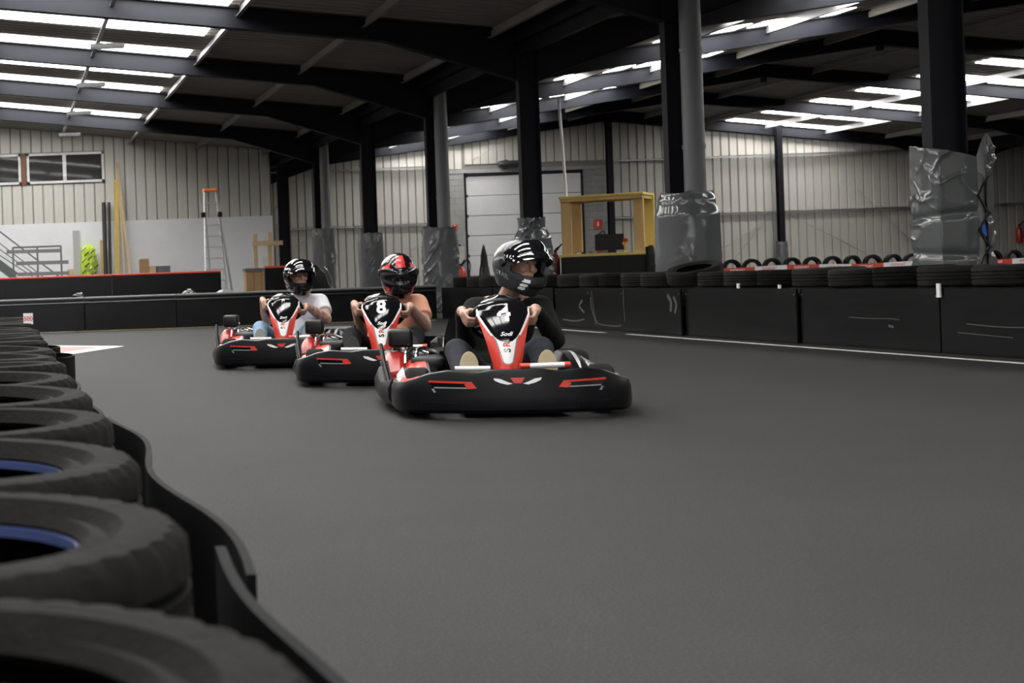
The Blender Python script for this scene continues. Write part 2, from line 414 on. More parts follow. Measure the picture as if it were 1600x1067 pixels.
# windows in the left back wall
def window(name,x0,x1,z0,z1,mull):
    t=thing(name,None,None); struct(t); y=YL+.0
    fr=MB(); f=.075
    fr.box(x0,x1,y-.06,y+.04,z0,z0+f).box(x0,x1,y-.06,y+.04,z1-f,z1).box(x0,x0+f,y-.06,y+.04,z0,z1).box(x1-f,x1,y-.06,y+.04,z0,z1)
    for m in mull: fr.box(m-.055,m+.055,y-.065,y+.03,z0+f,z1-f)
    fr.build('window_frame',M_wht,t)
    xs=[x0+f]+[q for m in mull for q in (m-.05,m+.05)]+[x1-f]
    for a,b in zip(xs[0::2],xs[1::2]): MB().box(a-.02,b+.02,y-.005,y+.005,z0+f-.02,z1-f+.02).build('pane',M_glass,t)
window('window_1',.82,3.16,3.88,4.80,[1.96])
window('window_2',-1.9,.64,3.88,4.80,[-.6])
bb=MB().box(.655,.80,YL-.03,YL+.045,3.84,4.81).build('board',M_brown,wbl)

# ---- columns, pipes
me_col=MB().box(-.16,-.146,-.07,.07,0,4.45).box(.146,.16,-.07,.07,0,4.45).box(-.15,.15,-.006,.006,0,4.45).box(-.24,.24,-.14,.14,0,.02).mesh('column')
COLTXT={0:'beside the loosely laced grey padding',1:'between the timber cabin and the fat smooth padding',2:'in front of the white gate, rising behind the black sweater driver',3:'left of the white gate, above shiny cylindrical padding',4:'standing behind the red and black helmet',5:'behind the silver and black helmet',6:'at the end of the white wall beside the timber trestle'}
for k in range(-2,8):
    lab='dark navy steel I-section column '+COLTXT.get(k,'in the middle row of the hall')
    o=ob('steel_column',me_col,M_navy,None,(VAL,YK(k)-(.15 if k==7 else 0),0)); tag(o,lab,'column','columns of the middle row')
    if k in (1,3,5,-1):
        t=thing('downpipe','round grey rainwater pipe on the column '+{1:'beside the timber cabin',3:'beside the white gate',5:'behind the silver helmet'}.get(k,'near the entrance'),'pipe',(VAL+.085,YK(k)-.22,0),group='rainwater pipes on the columns')
        MB().lathe([(.125,.021),(.125,4.392)],24).build('pipe',M_rail,t,smooth=True)
        for z in (2.2,3.4): MB().box(-.02,.02,.12,.215,z,z+.05).build('pipe_bracket',M_rail,t)
        for z in (2.2,3.4): MB().lathe([(.126,z),(.134,z),(.134,z+.05),(.126,z+.05)],24,closed=True).build('pipe_collar',M_rail,t,smooth=True)
# columns of the far valley row
for k in (2,3,4,5,6):
    o=ob('steel_column',me_col,M_navy,None,(VAL2,YK(k),0)); tag(o,'dark navy steel column of the far row beyond the tyre wall','column','columns of the far row')

# ================================================================== COLUMN PADDING
def wrap_mesh(prof, seed, amp=.03, n=110, rows=90, sq=0.0, tilt=0., wr=1.0):
    """a PVC sheet wrapped round a foam pad: prof = [(z, r)], wrinkled"""
    mb=MB(); vs=[]; fs=[]
    z0,z1=prof[0][0],prof[-1][0]
    def R(z):
        for (a,ra),(b,rb) in zip(prof[:-1],prof[1:]):
            if z<=b: t=(z-a)/(b-a); t=t*t*(3-2*t); return ra+(rb-ra)*t
        return prof[-1][1]
    for j in range(rows+1):
        for i in range(n):
            a=2*PI*i/n; z=z0+(z1-z0)*j/rows
            r=R(z)
            c,s_=math.cos(a),math.sin(a)
            if sq: r*= (1-sq)+sq/max(abs(c),abs(s_))
            q=Vector((c*2.2+seed,s_*2.2,z*2.6))
            d=noise.noise(q)*amp*.6
            f=abs(noise.noise(Vector((c*2.0+seed*2,s_*2.0,z*7+2.2*c+1.5*s_))))
            mk=max(0,noise.noise(Vector((c*1.1+seed,s_*1.1,z*1.3+4)))+.12)*2.2
            d+= mk*amp*.8*(1-abs(noise.noise(Vector((c*1.3+seed*2+z*2.0,s_*1.3+z*1.2,z*5.0+c*2.5)))))**12*wr
            f2=abs(noise.noise(Vector((c*3.1+seed*3,s_*3.1+z*3,z*3.0))))
            d+= mk*amp*.6*(1-abs(noise.noise(Vector((c*1.6+seed*3-z*1.5,s_*1.6+3,z*3.2-c*3.0+s_*2)))))**14*wr
            d+= noise.noise(Vector((q.x,q.y,q.z*2.6)))*amp*.16
            r+=d
            vs.append((r*c,r*s_,z+tilt*r*c+noise.noise(Vector((c*3,s_*3,seed)))*.03*(1 if j in(rows,rows-1) else 0)))
    for j in range(rows):
        for i in range(n): fs.append((j*n+i,j*n+(i+1)%n,(j+1)*n+(i+1)%n,(j+1)*n+i))
    # folded-in top
    b=rows*n; base=len(vs)
    for i in range(n):
        x,y,z=vs[b+i]; vs.append((x*.72,y*.72,z-.012))
    for i in range(n): fs.append((b+i,b+(i+1)%n,base+(i+1)%n,base+i))
    fs.append(tuple(range(n-1,-1,-1))); fs.append(tuple(base+i for i in range(n)))
    return mb.add(vs,fs)
PADS={1:([(.02,.37),(.9,.375),(1.35,.37),(1.55,.33),(1.66,.30)],.02,1.1),
      2:([(.02,.26),(.7,.29),(1.25,.28),(1.45,.20),(1.60,.21)],.055,1.6),
      3:([(.02,.30),(.45,.33),(1.2,.335),(1.66,.32)],.035,1.8),
      4:([(.02,.26),(1.5,.285),(1.74,.27)],.02,1.0),
      5:([(.02,.27),(1.2,.30),(2.05,.29)],.03,1.3),
      6:None}
PADTXT={1:'fat smooth grey PVC padding wrapped around the column beside the timber cabin',
        2:'crumpled grey PVC padding on the column in front of the white gate',
        3:'shiny wrinkled grey PVC padding on the column beside the orange fire extinguisher',
        4:'plain grey PVC padding on the column behind the red and black helmet',
        5:'tall slim grey PVC padding on the column behind the silver helmet'}
for k,p in PADS.items():
    if not p: continue
    prof,amp,wr=p; amp*=.6
    o=wrap_mesh(prof,k*1.7,amp,wr=wr).build('column_padding',M_wrap,None,smooth=.9,loc=(VAL+(.03 if k in(1,3,5) else 0),YK(k)-(.09 if k in (1,3,5) else 0),0))
    o.rotation_euler.z=k*.8
    tag(o,PADTXT[k],'padding','grey paddings around the columns')
# nearest column: two padded sheets laced together
t=thing('column_padding','two grey PVC padding sheets laced with cord around the nearest column by the tyres','padding',(VAL,YK(0),0),group='grey paddings around the columns')
MB().box(-.17,.25,-.175,.175,.02,1.50).build('foam_core',M_foam,t,bevel=.06,seg=3,smooth=True)
def sheet(path, zb, zt, seed, amp, name, thick=.012):
    """a bent sheet following a plan path; zb, zt are functions of 0..1 along it"""
    n=80; rows=100; L=[0]
    P=[Vector((x,y,0)) for x,y in path]
    for a,b in zip(P[:-1],P[1:]): L.append(L[-1]+(b-a).length)
    def pt(s):
        d=s*L[-1]
        for i in range(len(P)-1):
            if d<=L[i+1]+1e-9:
                q=(d-L[i])/(L[i+1]-L[i]); return P[i].lerp(P[i+1],q)
        return P[-1]
    cols=[pt(i/n) for i in range(n+1)]
    for _ in range(6):
        cols=[cols[0]]+[(cols[i-1]+cols[i]*2+cols[i+1])/4 for i in range(1,n)]+[cols[-1]]
    out=[]
    for i in range(n+1):
        d=(cols[min(n,i+1)]-cols[max(0,i-1)]).normalized(); out.append(Vector((d.y,-d.x,0)))
    V=[]; 
    for side in (0,1):
        for j in range(rows+1):
            for i in range(n+1):
                s=i/n; z=zb(s)+(zt(s)-zb(s))*j/rows
                q=Vector((s*3+seed,z*2.4,seed)); d=noise.noise(q)*amp*.6
                f=abs(noise.noise(Vector((s*2.5+z*1.6+seed,z*4.5,seed*2)))); mk=max(0,noise.noise(Vector((s*2.2+seed,z*1.8,seed)))+.15)*2.2; d+=mk*amp*.75*(1-abs(noise.noise(Vector((s*2.0+z*2.2+seed,z*3.6-s*3,seed*2)))))**12
                f=abs(noise.noise(Vector((s*3.2-z*2.4,z*2.6+seed,seed*3)))); d+=mk*amp*.6*(1-abs(noise.noise(Vector((s*2.6-z*1.6,z*4.4+s*2.2+seed,seed*3)))))**14; d-=.022*math.exp(-((z-1.10-.05*s)/.035)**2)+.018*math.exp(-((z-.80+.04*s)/.035)**2)
                V.append(cols[i]+out[i]*(d+(0 if side==0 else -thick))+Vector((0,0,z)))
    W=n+1; N=W*(rows+1); F=[]
    for j in range(rows):
        for i in range(n):
            a=j*W+i; F.append((a,a+1,a+W+1,a+W)); F.append((N+a,N+a+W,N+a+W+1,N+a+1))
    for j in range(rows): 
        for i in (0,n): a=j*W+i; F.append((a,a+W,N+a+W,N+a))
    for i in range(n):
        for j in (0,rows): a=j*W+i; F.append((a,a+1,N+a+1,N+a))
    return MB().add(V,F)
sheet([(-.20,.20),(-.235,-.02),(-.205,-.21),(.0,-.235),(.13,-.215)],lambda s:.50-.1*s if s<.5 else .45+.12*(s-.5),lambda s:1.78-.12*s-.06*max(0,s-.6),2.3,.02,'a').build('padding_sheet',M_wrap,t,smooth=.9)
sheet([(.215,-.215),(.30,-.18),(.325,.06),(.27,.2)],lambda s:.52,lambda s:1.62+.22*math.exp(-((s-.35)/.25)**2),5.1,.022,'b').build('padding_sheet',M_wrap,t,smooth=.9)
zz=[1.44,1.28,1.12,.97,.82,.66]
for i in range(5):
    a=(.12 if i%2 else .225,-.232,zz[i]+.02); b=(.225 if i%2 else .12,-.232,zz[i+1])
    MB().tube([a,((a[0]+b[0])/2,-.215,(a[2]+b[2])/2),b],.008,6).build('lacing_cord',M_black,t)
MB().add([(.15,-.222,1.06),(.19,-.222,1.01),(.195,-.222,.92),(.155,-.222,.96),(.15,-.212,1.06),(.19,-.212,1.01),(.195,-.212,.92),(.155,-.212,.96)],[(0,1,2,3),(7,6,5,4),(0,4,5,1),(1,5,6,2),(2,6,7,3),(3,7,4,0)]).build('blue_strap',M_blue,t)

# slim padded wall post
o=wrap_mesh([(.02,.16),(.7,.185),(1.25,.165),(1.42,.15)],9.3,.02,n=40,rows=40,wr=1.6).build('post_padding',M_wrap,None,smooth=.9,loc=(26.2,YB-.272,0)); tag(o,'small grey plastic sleeve on the slim wall post below the red sign','padding')

# ================================================================== TYRES AND BARRIERS
def tyre_mesh(R=.31,r=.195,h=.172,n=120,low=False):
    H=h/2
    pr=[(r,-H*.72),(r+.012,-H*.86),(r+.03,-H*.80),(r+.05,-H*.93),(R-.045,-H*1.0),(R-.016,-H*.96),(R-.002,-H*.80)]
    g=[(-.42,0),(-.38,-.009),(-.30,-.009),(-.26,0),(-.06,0),(-.03,-.009),(.03,-.009),(.06,0),(.26,0),(.30,-.009),(.38,-.009),(.42,0)]
    if low: g=[(-.3,.0),(.3,.0)]
    pr+=[(R+d,H*z) for z,d in g]
    pr+=[(R-.002,H*.80),(R-.016,H*.96),(R-.045,H),(R-.062,H*.965),(R-.068,H*.975),(r+.045,H*.95),(r+.03,H*.80),(r+.012,H*.86),(r,H*.72)]
    pr+=[(r+.012,H*.60),(R-.035,H*.55),(R-.03,-H*.55),(r+.012,-H*.60)]
    def rf(rr,z,k,j):
        if low: return rr
        if R-.03<rr<R-.001 and abs(z)>H*.6 and k%3==0: return rr-.008
        return rr
    return MB().lathe(pr,n,closed=True,rfun=rf).mesh('tyre',smooth=.6)
ty_hi=tyre_mesh(); ty_lo=tyre_mesh(n=48); ty_far=tyre_mesh(n=28,low=True)
ty_hi2=ty_hi.copy(); ty_lo2=ty_lo.copy()
for me,m in ((ty_hi,M_tyre),(ty_lo,M_tyre),(ty_hi2,M_tyre2),(ty_lo2,M_tyre2),(ty_far,M_tyre2)): me.materials.append(m)
def tyre(me,loc,rot=(0,0,0),sc=1.,label='',group=''):
    o=ob('tyre',me,None,None,loc); o.rotation_euler=rot; o.scale=(sc,sc,sc); return tag(o,label,'tyre',group)
rnd=random.Random(3)
# left tyre wall, stacks three high beside the camera
ys=[.313,.898,1.50,2.12,2.74,3.36]+[3.98+.62*i for i in range(14)]
for i,y in enumerate(ys):
    me=ty_hi if y<5 else ty_lo
    x=(-.113 if i>1 else -.092)+rnd.uniform(-.015,.015); hz=.17
    for l in range(3):
        top=l==2
        rx,ry=(rnd.uniform(-.026,.030),rnd.uniform(-.026,.026)) if top else (0,0)
        o_t=tyre(me,(x+rnd.uniform(-.012,.012),y,.0858+.1712*l+.30*math.hypot(rx,ry)),(rx,ry,rnd.uniform(0,6)),1.0,
             'worn grey-black tyre on top of the low tyre wall beside the wavy belt' if top else 'worn black tyre low in the tyre wall beside the wavy belt',
             'top tyres of the wall beside the wavy belt' if top else 'lower tyres of the wall beside the wavy belt')
        if i<2: o_t.scale=(.935,.935,1)
        if i==0: o_t.scale.z=1.19; o_t.location.z=.102+.2035*l; o_t.rotation_euler=(0,0,1)
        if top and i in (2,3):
            MB().lathe([(.1925,.046),(.197,.046),(.197,.058),(.1925,.058)],48,closed=True).build('inner_band',M_bluering,o_t,smooth=.8); o_t['label']=['worn tyre with a bluish inner band, beside the curled belt end','worn tyre with a bluish inner band, one further along the belt'][i-2]; o_t['group']='banded tyres'  # thin ring of even blue added inside the hole of two tyres
# wavy rubber belt along those tyres

def belt(pts, z0, z1, th, name, label, cat='barrier', zf=None, m=None, grp=None):
    P=[Vector((x,y,0)) for x,y in pts]; V=[]; F=[]; n=len(P)
    for i in range(n):
        d=(P[min(n-1,i+1)]-P[max(0,i-1)]).normalized(); o_=Vector((d.y,-d.x,0))*th/2
        for (sg,z) in ((1,z0),(-1,z0),(-1,(z1 if not zf else zf(i/(n-1)))),(1,(z1 if not zf else zf(i/(n-1))))): V.append(P[i]+o_*sg+Vector((0,0,z)))
    for i in range(n-1):
        for q in range(4): F.append((4*i+q,4*i+(q+1)%4,4*i+4+(q+1)%4,4*i+4+q))
    F+= [(0,3,2,1),(4*n-4,4*n-3,4*n-2,4*n-1)]
    o=MB().add(V,F).build(name,m or M_belt,None,smooth=.9); return tag(o,label,cat,grp)
def wav(y0,y1,f,step=.03): 
    n=int((y1-y0)/step); return [(f(y0+(y1-y0)*i/n),y0+(y1-y0)*i/n) for i in range(n+1)]
belt(wav(.9,1.86,lambda y:.268+.012*math.sin(y*7)),.0,.42,.014,'rubber_belt','black rubber belt strip with a curled end, lapping over the wavy strip',grp='belts along the low tyre wall')
belt(wav(1.70,3.78,lambda y:.286+.022*math.sin((y-1.7)*5.2)),.0,.415,.012,'rubber_belt','wavy black rubber belt strip following several tyres, overlapped by the foreground strip',grp='belts along the low tyre wall')
belt(wav(3.7,8.3,lambda y:.251+.018*math.sin(y*5.0)),.0,.40,.012,'rubber_belt','long straight black rubber belt strip ending at the curled loop',grp='belts along the low tyre wall')
belt([(.30+.13*math.sin(a)*1.0,9.0-.35*math.cos(a)) for a in [PI*i/14 for i in range(15)]],.0,.33,.014,'rubber_belt','black rubber belt loop bulging out from the tyre wall by the painted arrow',grp='belts along the low tyre wall')
belt([(.27+.12*math.sin(a),10.3-.3*math.cos(a)) for a in [PI*i/14 for i in range(15)]],.0,.33,.014,'rubber_belt','small black rubber belt loop behind the larger loop at the tyre wall end',grp='belts along the low tyre wall')
# little number board on the tyre wall
t=thing('number_board','small white board with red figures standing on the tyre wall','sign',(.155,9.56,.519))
MB().box(-.03,.035,-.006,.006,0,.075).build('board',M_wht,t)
me=text_mesh('500',.042,bold=.0006); map_mesh(me,lambda p:Vector((p.x+.0025,-.008,p.y+.037))); ob('lettering',me,M_redp,t)

# right barrier: panels with tyres behind
YS=[6.0,9.05,11.1,13.05,15.2,16.7,17.75,18.85]
PTX=['in the track corner beyond the steering driver','second panel from the corner end, scuffed grey','narrow panel with white scuffed outline','glossy panel below the tilted tyre','long panel below the red and white tape','long panel below the laced column padding','long scratched panel farthest from the corner']
for i,(a,b) in enumerate(zip(YS[:-1],YS[1:])):
    prx=[.0,.0,.0,-.03,-.07,-.02,0][i]
    x=7.36+prx
    t=thing('track_barrier','black plastic barrier panel, '+PTX[6-i],'barrier',(x,(a+b)/2,0),group='barrier panels along the white line')
    L=(b-a)/2-.008
    MB().box(-.012,.012,-L,L,.0,.51).build('panel',M_panel,t,bevel=.004)
    for yy in (-L+.03,L-.03):
        for zz_ in (.45,): MB().lathe([(0,-.004),(.010,-.004),(.010,.0),(0,.002)],8,Matrix.Translation((-.014,yy,zz_))@Matrix.Rotation(-PI/2,4,'Y')).build('bolt',M_steel,t)
M_scuff=mat('pale_scuff',(.045,.045,.045),.6)
def scuff(i,pts,w=.012):
    t=[q for q in bpy.data.objects if q.name.startswith('track_barrier') and not q.parent and abs(q.location.y-(YS[i]+YS[i+1])/2)<.01][0]
    P=sm_path([(y-t.location.y,z) for y,z in pts],5); V=[];F=[]
    for j,p in enumerate(P):
        d=(P[min(len(P)-1,j+1)]-P[max(0,j-1)]).normalized(); n=Vector((-d.y,d.x))*w/2
        for q in (p+n,p-n): V+= [(-.0145,q.x,q.y),(-.0118,q.x,q.y)]
    for j in range(len(P)-1):
        a=4*j; F+=[(a,a+2,a+6,a+4),(a+1,a+5,a+7,a+3),(a,a+4,a+5,a+1),(a+2,a+3,a+7,a+6)]
    MB().add(V,F).build('scuff_mark',M_scuff,t)
scuff(4,[(16.60,.50),(16.60,.30),(16.58,.12)]); scuff(5,[(17.62,.48),(17.55,.20),(17.45,.08),(17.2,.06),(16.9,.06),(16.78,.10),(16.75,.30),(16.76,.49)]); scuff(5,[(17.65,.40),(17.62,.25),(17.50,.06)],.02)
scuff(4,[(15.5,.44),(15.42,.36),(15.44,.26)],.05); scuff(4,[(15.36,.42),(15.3,.34),(15.34,.24)],.04); scuff(6,[(18.6,.10),(18.2,.09),(17.9,.12)],.02); scuff(6,[(17.95,.36),(18.05,.28),(17.9,.2)],.03)
scuff(2,[(12.3,.26),(12.0,.255),(11.75,.26),(11.6,.252)],.006); scuff(1,[(10.8,.24),(10.4,.225),(10.0,.235)],.008); scuff(2,[(11.75,.20),(11.68,.19)],.02); scuff(1,[(10.9,.17),(10.3,.15)],.006)
for yy,zc,hh in ((11.08,.47,.06),(13.35,.46,.07),(14.1,.47,.08)):
    o=MB().box(7.325,7.338,yy-.02,yy+.02,zc-hh/2,zc+hh/2+.05).build('cable_tie',M_wht); tag(o,'white plastic strap over the black barrier panels','strap','white straps on the barrier')
RY=[6.4+.622*q for q in range(28)]; TILT=min(RY,key=lambda q:abs(q-15.9))
for i,y in enumerate(RY):
    for l in range(4):
        top=l==3
        if top and y==TILT: continue
        sc=rnd.choice([.95,1,1,1.0]) if top else 1
        rx,ry=(rnd.uniform(-.02,.02),rnd.uniform(-.02,.02)) if top else (0,0)
        tyre(ty_lo2 if i%3 else ty_lo,(7.72+rnd.uniform(-.02,.03),y,.0858*sc+.1712*l+.30*math.hypot(rx,ry)),(rx,ry,rnd.uniform(0,6)),sc,
          'black car tyre lying on top of the black panelled barrier' if top else 'black car tyre hidden low behind the black panelled barrier',
          'top tyres of the panelled barrier' if top else 'lower tyres of the panelled barrier')
tyre(ty_lo2,(7.70,TILT,.665),(math.radians(7),math.radians(-13),0),.94,'black tyre lying tilted on the barrier below the fat padding','tilted tyre')
# corner section of right barrier and the far barrier across the hall
for i,(a,b) in enumerate(((18.9,21.2),(21.25,23.7))):
    o=MB().box(7.34,7.365,a,b,0,.52).build('track_barrier',M_panel,None,bevel=.004); tag(o,['black barrier panel behind the driver in the dark sweater','black barrier panel closing the far corner of the track'][i],'barrier','barrier panels along the white line')
xs=[-3.5,-1.1,1.35,2.9,4.6,6.1,7.3]
FTX=['at the hall end hidden by the tyre wall','directly behind the tyre wall end','behind the painted arrow','below the parked kart noses','behind the white shirted driver','behind the peach shirted driver']
for i,(a,b) in enumerate(zip(xs[:-1],xs[1:])):
    t=thing('far_barrier','long black barrier panel '+FTX[i],'barrier',((a+b)/2,23.85,0),group='black panels across the far end of the track')
    L=(b-a)/2-.006
    MB().box(-L,L,-.012,.012,0,.56).build('panel',M_panel,t,bevel=.004)
    MB().tube([(-L,-.02,.548),(L,-.02,.55)],.022,8).build('top_rail',M_rail,t,smooth=True)
    MB().tube([(-L,-.025,.475),(L,-.025,.478)],.014,8).build('lower_rail',M_steel,t,smooth=True)
for i in range(16):
    x=-2.6+.622*i
    for l in range(3): tyre(ty_far,(x,24.25,.0858+.1712*l),(0,0,i),1,'black tyre hidden behind the far black barrier','lower tyres of the far barrier')

# painted marks on the floor
def paint(name,poly,m,label,z=.002,par=None):
    o=MB().prism(poly,lambda x,y,d:Vector((x,y,d)),.0005,z).build(name,m,par)
    return tag(o,label,'marking') if not par else o
paint('white_line',[(7.02,3.0),(7.09,3.0),(7.09,16.0),(7.02,16.0)],M_white,'long white painted edge line along the black barrier panels')
paint('white_line',[(6.98,16.55),(7.05,16.55),(7.05,20.8),(6.98,20.8)],M_white,'short white painted edge line in the track corner')
paint('yellow_line',[(1.2,23.66),(6.2,23.66),(6.2,23.74),(1.2,23.74)],M_yelline,'faded yellow edge line in front of the far black barrier')
paint('white_line',[(-2.0,23.66),(1.18,23.66),(1.18,23.74),(-2.0,23.74)],M_white,'white edge line at the foot of the far barrier behind the painted arrow')
paint('yellow_line',[(6.2,22.9),(7.0,22.9),(7.0,23.0),(6.2,23.0)],M_yelline,'short yellow line in the far track corner')
t=thing('floor_arrow','faded red arrow painted on the track with a white outline','marking',(0,0,0))
paint('outline',[(.1,18.9),(1.46,17.45),(.1,14.5)],M_white,'',.002,t)
paint('fill',[(.1,18.3),(1.18,17.42),(.1,15.1)],M_pinkp,'',.0035,t)

# second tyre wall far right with tape
for i in range(3):
    a=17.6+6.2*i
    o=MB().box(a,a+6.16,39.0,39.5,0,.34).build('low_plinth',M_panel,None,bevel=.01); tag(o,['black low wall under the taped tyre row, stretch near the fat padding','black low wall under the taped tyre row, middle stretch','black low wall under the taped tyre row, stretch behind the laced padding'][i],'barrier','low walls under the taped tyre row')
x=18.0; i=0
while x<35.5:
    tyre(ty_far,(x,39.25,.60),(PI/2+rnd.uniform(-.1,.1),0,rnd.uniform(-.2,.2)),.84,'black tyre standing upright in the row behind the red and white tape','upright tyres behind the tape')
    x+=.56; i+=1
tp=thing('barrier_tape','red and white printed barrier tape stretched in front of the upright tyres','tape',(0,38.6,0))
for i in range(21):
    a=17.9+.88*i; red=i%2==0
    sag=lambda x:.50+.018*math.cos((x-17.9)*1.7)-.002*(x-17.9)
    mb=MB(); n=6; V=[]; F=[]
    for j in range(n+1):
        x=a+.88*j/n; V+=[(x,0,sag(x)),(x,0,sag(x)+.145),(x,.006,sag(x)+.145),(x,.006,sag(x))]
    for j in range(n):
        for q in range(4): F.append((4*j+q,4*j+(q+1)%4,4*j+4+(q+1)%4,4*j+4+q))
    F+=[(0,3,2,1),(4*n,4*n+1,4*n+2,4*n+3)]
    o=mb.add(V,F).build('red_segment' if red else 'white_segment',M_redp if red else M_wht,tp)
    me=text_mesh('SODIKART',.085,bold=.0015); map_mesh(me,lambda p:Vector((a+.40+p.x,-.003,sag(a+.4)+.072+p.y))); ob('lettering',me,M_wht if red else M_redp,o)
for X in (18.0,22.3,26.6,30.9,35.2):
    o=MB().lathe([(.18,0),(.17,.03),(.025,.04),(.025,.68),(0,.70)],14).build('tape_post',M_black,None,smooth=True,loc=(X,38.63,0)); tag(o,'short black post carrying the red and white tape','post','tape posts')

# ================================================================== GO-KARTS
# local frame: ground origin under the middle of the front bumper, +y to the rear, -x the driver's right hand
def loft(secs, closed_sec=True, caps=True):
    n=len(secs[0]); V=[]; F=[]
    for s_ in secs: V+=s_
    for i in range(len(secs)-1):
        for k in range(n if closed_sec else n-1): F.append((i*n+k,i*n+(k+1)%n,(i+1)*n+(k+1)%n,(i+1)*n+k))
    if caps and closed_sec: F.append(tuple(range(n-1,-1,-1))); F.append(tuple((len(secs)-1)*n+k for k in range(n)))
    return MB().add(V,F)
def lerp_tab(tab,x):
    if x<=tab[0][0]: return tab[0][1]
    for (a,va),(b,vb) in zip(tab[:-1],tab[1:]):
        if x<=b: t=(x-a)/(b-a); return va+(vb-va)*t
    return tab[-1][1]
PLAN=[(-.615,.55),(-.62,.38),(-.60,.22),(-.54,.11),(-.40,.045),(-.2,.012),(0,0)]
PLAN=[(x*.97,y) for x,y in PLAN]
PLAN=PLAN+[(-x,y) for x,y in PLAN[-2::-1]]
BTOP=[(0,.262),(.12,.262),(.20,.250),(.34,.262),(.44,.245),(.55,.205),(.62,.18)]
def bumper_pt(s, prof):   # s 0..1 along PLAN
    pass
_pl=sm_path(PLAN,8)
def bump_frame(i):
    p=_pl[i]; d=(_pl[min(len(_pl)-1,i+1)]-_pl[max(0,i-1)]).normalized(); o_=Vector((d.y,-d.x)); return p,o_
def bump_sec(i):
    p,o_=bump_frame(i); zt=lerp_tab(BTOP,abs(p.x))
    ins=[(-.05,.03),(-.008,.036),(.004,.052),(.007,.09),(.006,.12),(.004,.15),(-.001,zt-.025),(-.007,zt-.006),(-.020,zt),(-.055,zt-.004),(-.07,zt-.02),(-.06,.12),(-.055,.05)]
    return [Vector((p.x+o_.x*d,p.y+o_.y*d,z)) for d,z in ins]
bump_mesh=loft([bump_sec(i) for i in range(len(_pl))]).mesh('front_bumper',smooth=.55)
def on_bumper(x,z,off=.003):
    """point on the front face of the bumper at local x and height z"""
    i=min(range(len(_pl)),key=lambda q:abs(_pl[q].x-x)+(0 if _pl[q].y<.3 else 9)); 
    j=i+1 if x>_pl[i].x and i+1<len(_pl) else i-1
    den=(_pl[j].x-_pl[i].x) or 1e-6; t=max(0,min(1,(x-_pl[i].x)/den))
    p=_pl[i].lerp(_pl[j],t); _,o_=bump_frame(i); zt=lerp_tab(BTOP,abs(x))
    tab=[(.036,-.008),(.052,.004),(.09,.007),(.12,.006),(.15,.004),(zt-.025,-.001),(zt-.006,-.007),(zt,-.020)]
    d=lerp_tab(tab,z)+off
    return Vector((x,p.y+o_.y*d,z))
def patch(poly, fn, th=.004, sub=10):
    """thin raised patch: 2-D polygon outline draped with fn(x,z,off)"""
    me=bpy.data.meshes.new('p'); bm=bmesh.new()
    vs=[bm.verts.new((x,0,z)) for x,z in poly]; bm.faces.new(vs)
    bmesh.ops.triangulate(bm,faces=bm.faces)
    for _ in range(3):
        es=[e for e in bm.edges if e.calc_length()>.022]
        if es: bmesh.ops.subdivide_edges(bm,edges=es,cuts=1); bmesh.ops.triangulate(bm,faces=bm.faces)
    bm.verts.index_update(); n=len(bm.verts)
    top=[fn(v.co.x,v.co.z,th) for v in bm.verts]; bot=[fn(v.co.x,v.co.z,-.006) for v in bm.verts]
    F=[]; 
    for f in bm.faces:
        q=[v.index for v in f.verts]; F.append(tuple(q)); F.append(tuple(k+n for k in reversed(q)))
    for e in bm.edges:
        if len(e.link_faces)==1: a,b=[v.index for v in e.verts]; F.append((a,b,b+n,a+n))
    bm.free(); bpy.data.meshes.remove(me)
    return MB().add(top+bot,F)
# steering fairing surface
FZ0,FZ1=.235,.635
FW=[(0,.070),(.12,.078),(.35,.098),(.55,.118),(.72,.138),(.80,.138),(.88,.118),(.95,.085),(1.,.045)]
def fair(x,z,off=0):
    t=(z-FZ0)/(FZ1-FZ0); w=lerp_tab(FW,max(0,min(1,t)))
    s=x/max(w,.02)
    y=.33+.20*t-.05*math.sin(PI*min(max(t,0),1))*.6+.045*s*s+(.05*max(0,t-.85)**2*40)
    n=Vector((2*.045*s/max(w,.02)*.5*-1*-1,-1,.45)).normalized()
    return Vector((x,y,z))+Vector((n.x*off,n.y*off,n.z*off))
def fair_grid(region, off, name, nx=84, nt_=140, th=.004):
    V=[];idx={};F=[]
    def vid(i,j,side):
        k=(i,j,side)
        if k not in idx:
            t=j/nt_; w=lerp_tab(FW,t); z=FZ0+(FZ1-FZ0)*t; x=w*(2*i/nx-1)
            idx[k]=len(V); V.append(fair(x,z,off if side==0 else off-th))
        return idx[k]
    cells=set()
    for i in range(nx):
        for j in range(nt_):
            t=(j+.5)/nt_; w=lerp_tab(FW,t); x=w*(2*(i+.5)/nx-1)
            if region(x,t,w): cells.add((i,j))
    for (i,j) in cells:
        q=[(i,j),(i+1,j),(i+1,j+1),(i,j+1)]
        F.append(tuple(vid(a,b,0) for a,b in q)); F.append(tuple(vid(a,b,1) for a,b in reversed(q)))
        for (ni,nj,a,b) in ((i-1,j,q[3],q[0]),(i+1,j,q[1],q[2]),(i,j-1,q[0],q[1]),(i,j+1,q[2],q[3])):
            if (ni,nj) not in cells: F.append((vid(*a,0),vid(*a,1),vid(*b,1),vid(*b,0)))
    return MB().add(V,F).mesh(name,smooth=.8)
def r_black(x,t,w):
    # rounded number field: upper shield
    if t<.36: return False
    hw=lerp_tab([(.36,.0),(.38,.03),(.42,.052),(.50,.075),(.62,.102),(.74,.127),(.82,.130),(1.,.2)],t)
    return abs(x)<hw
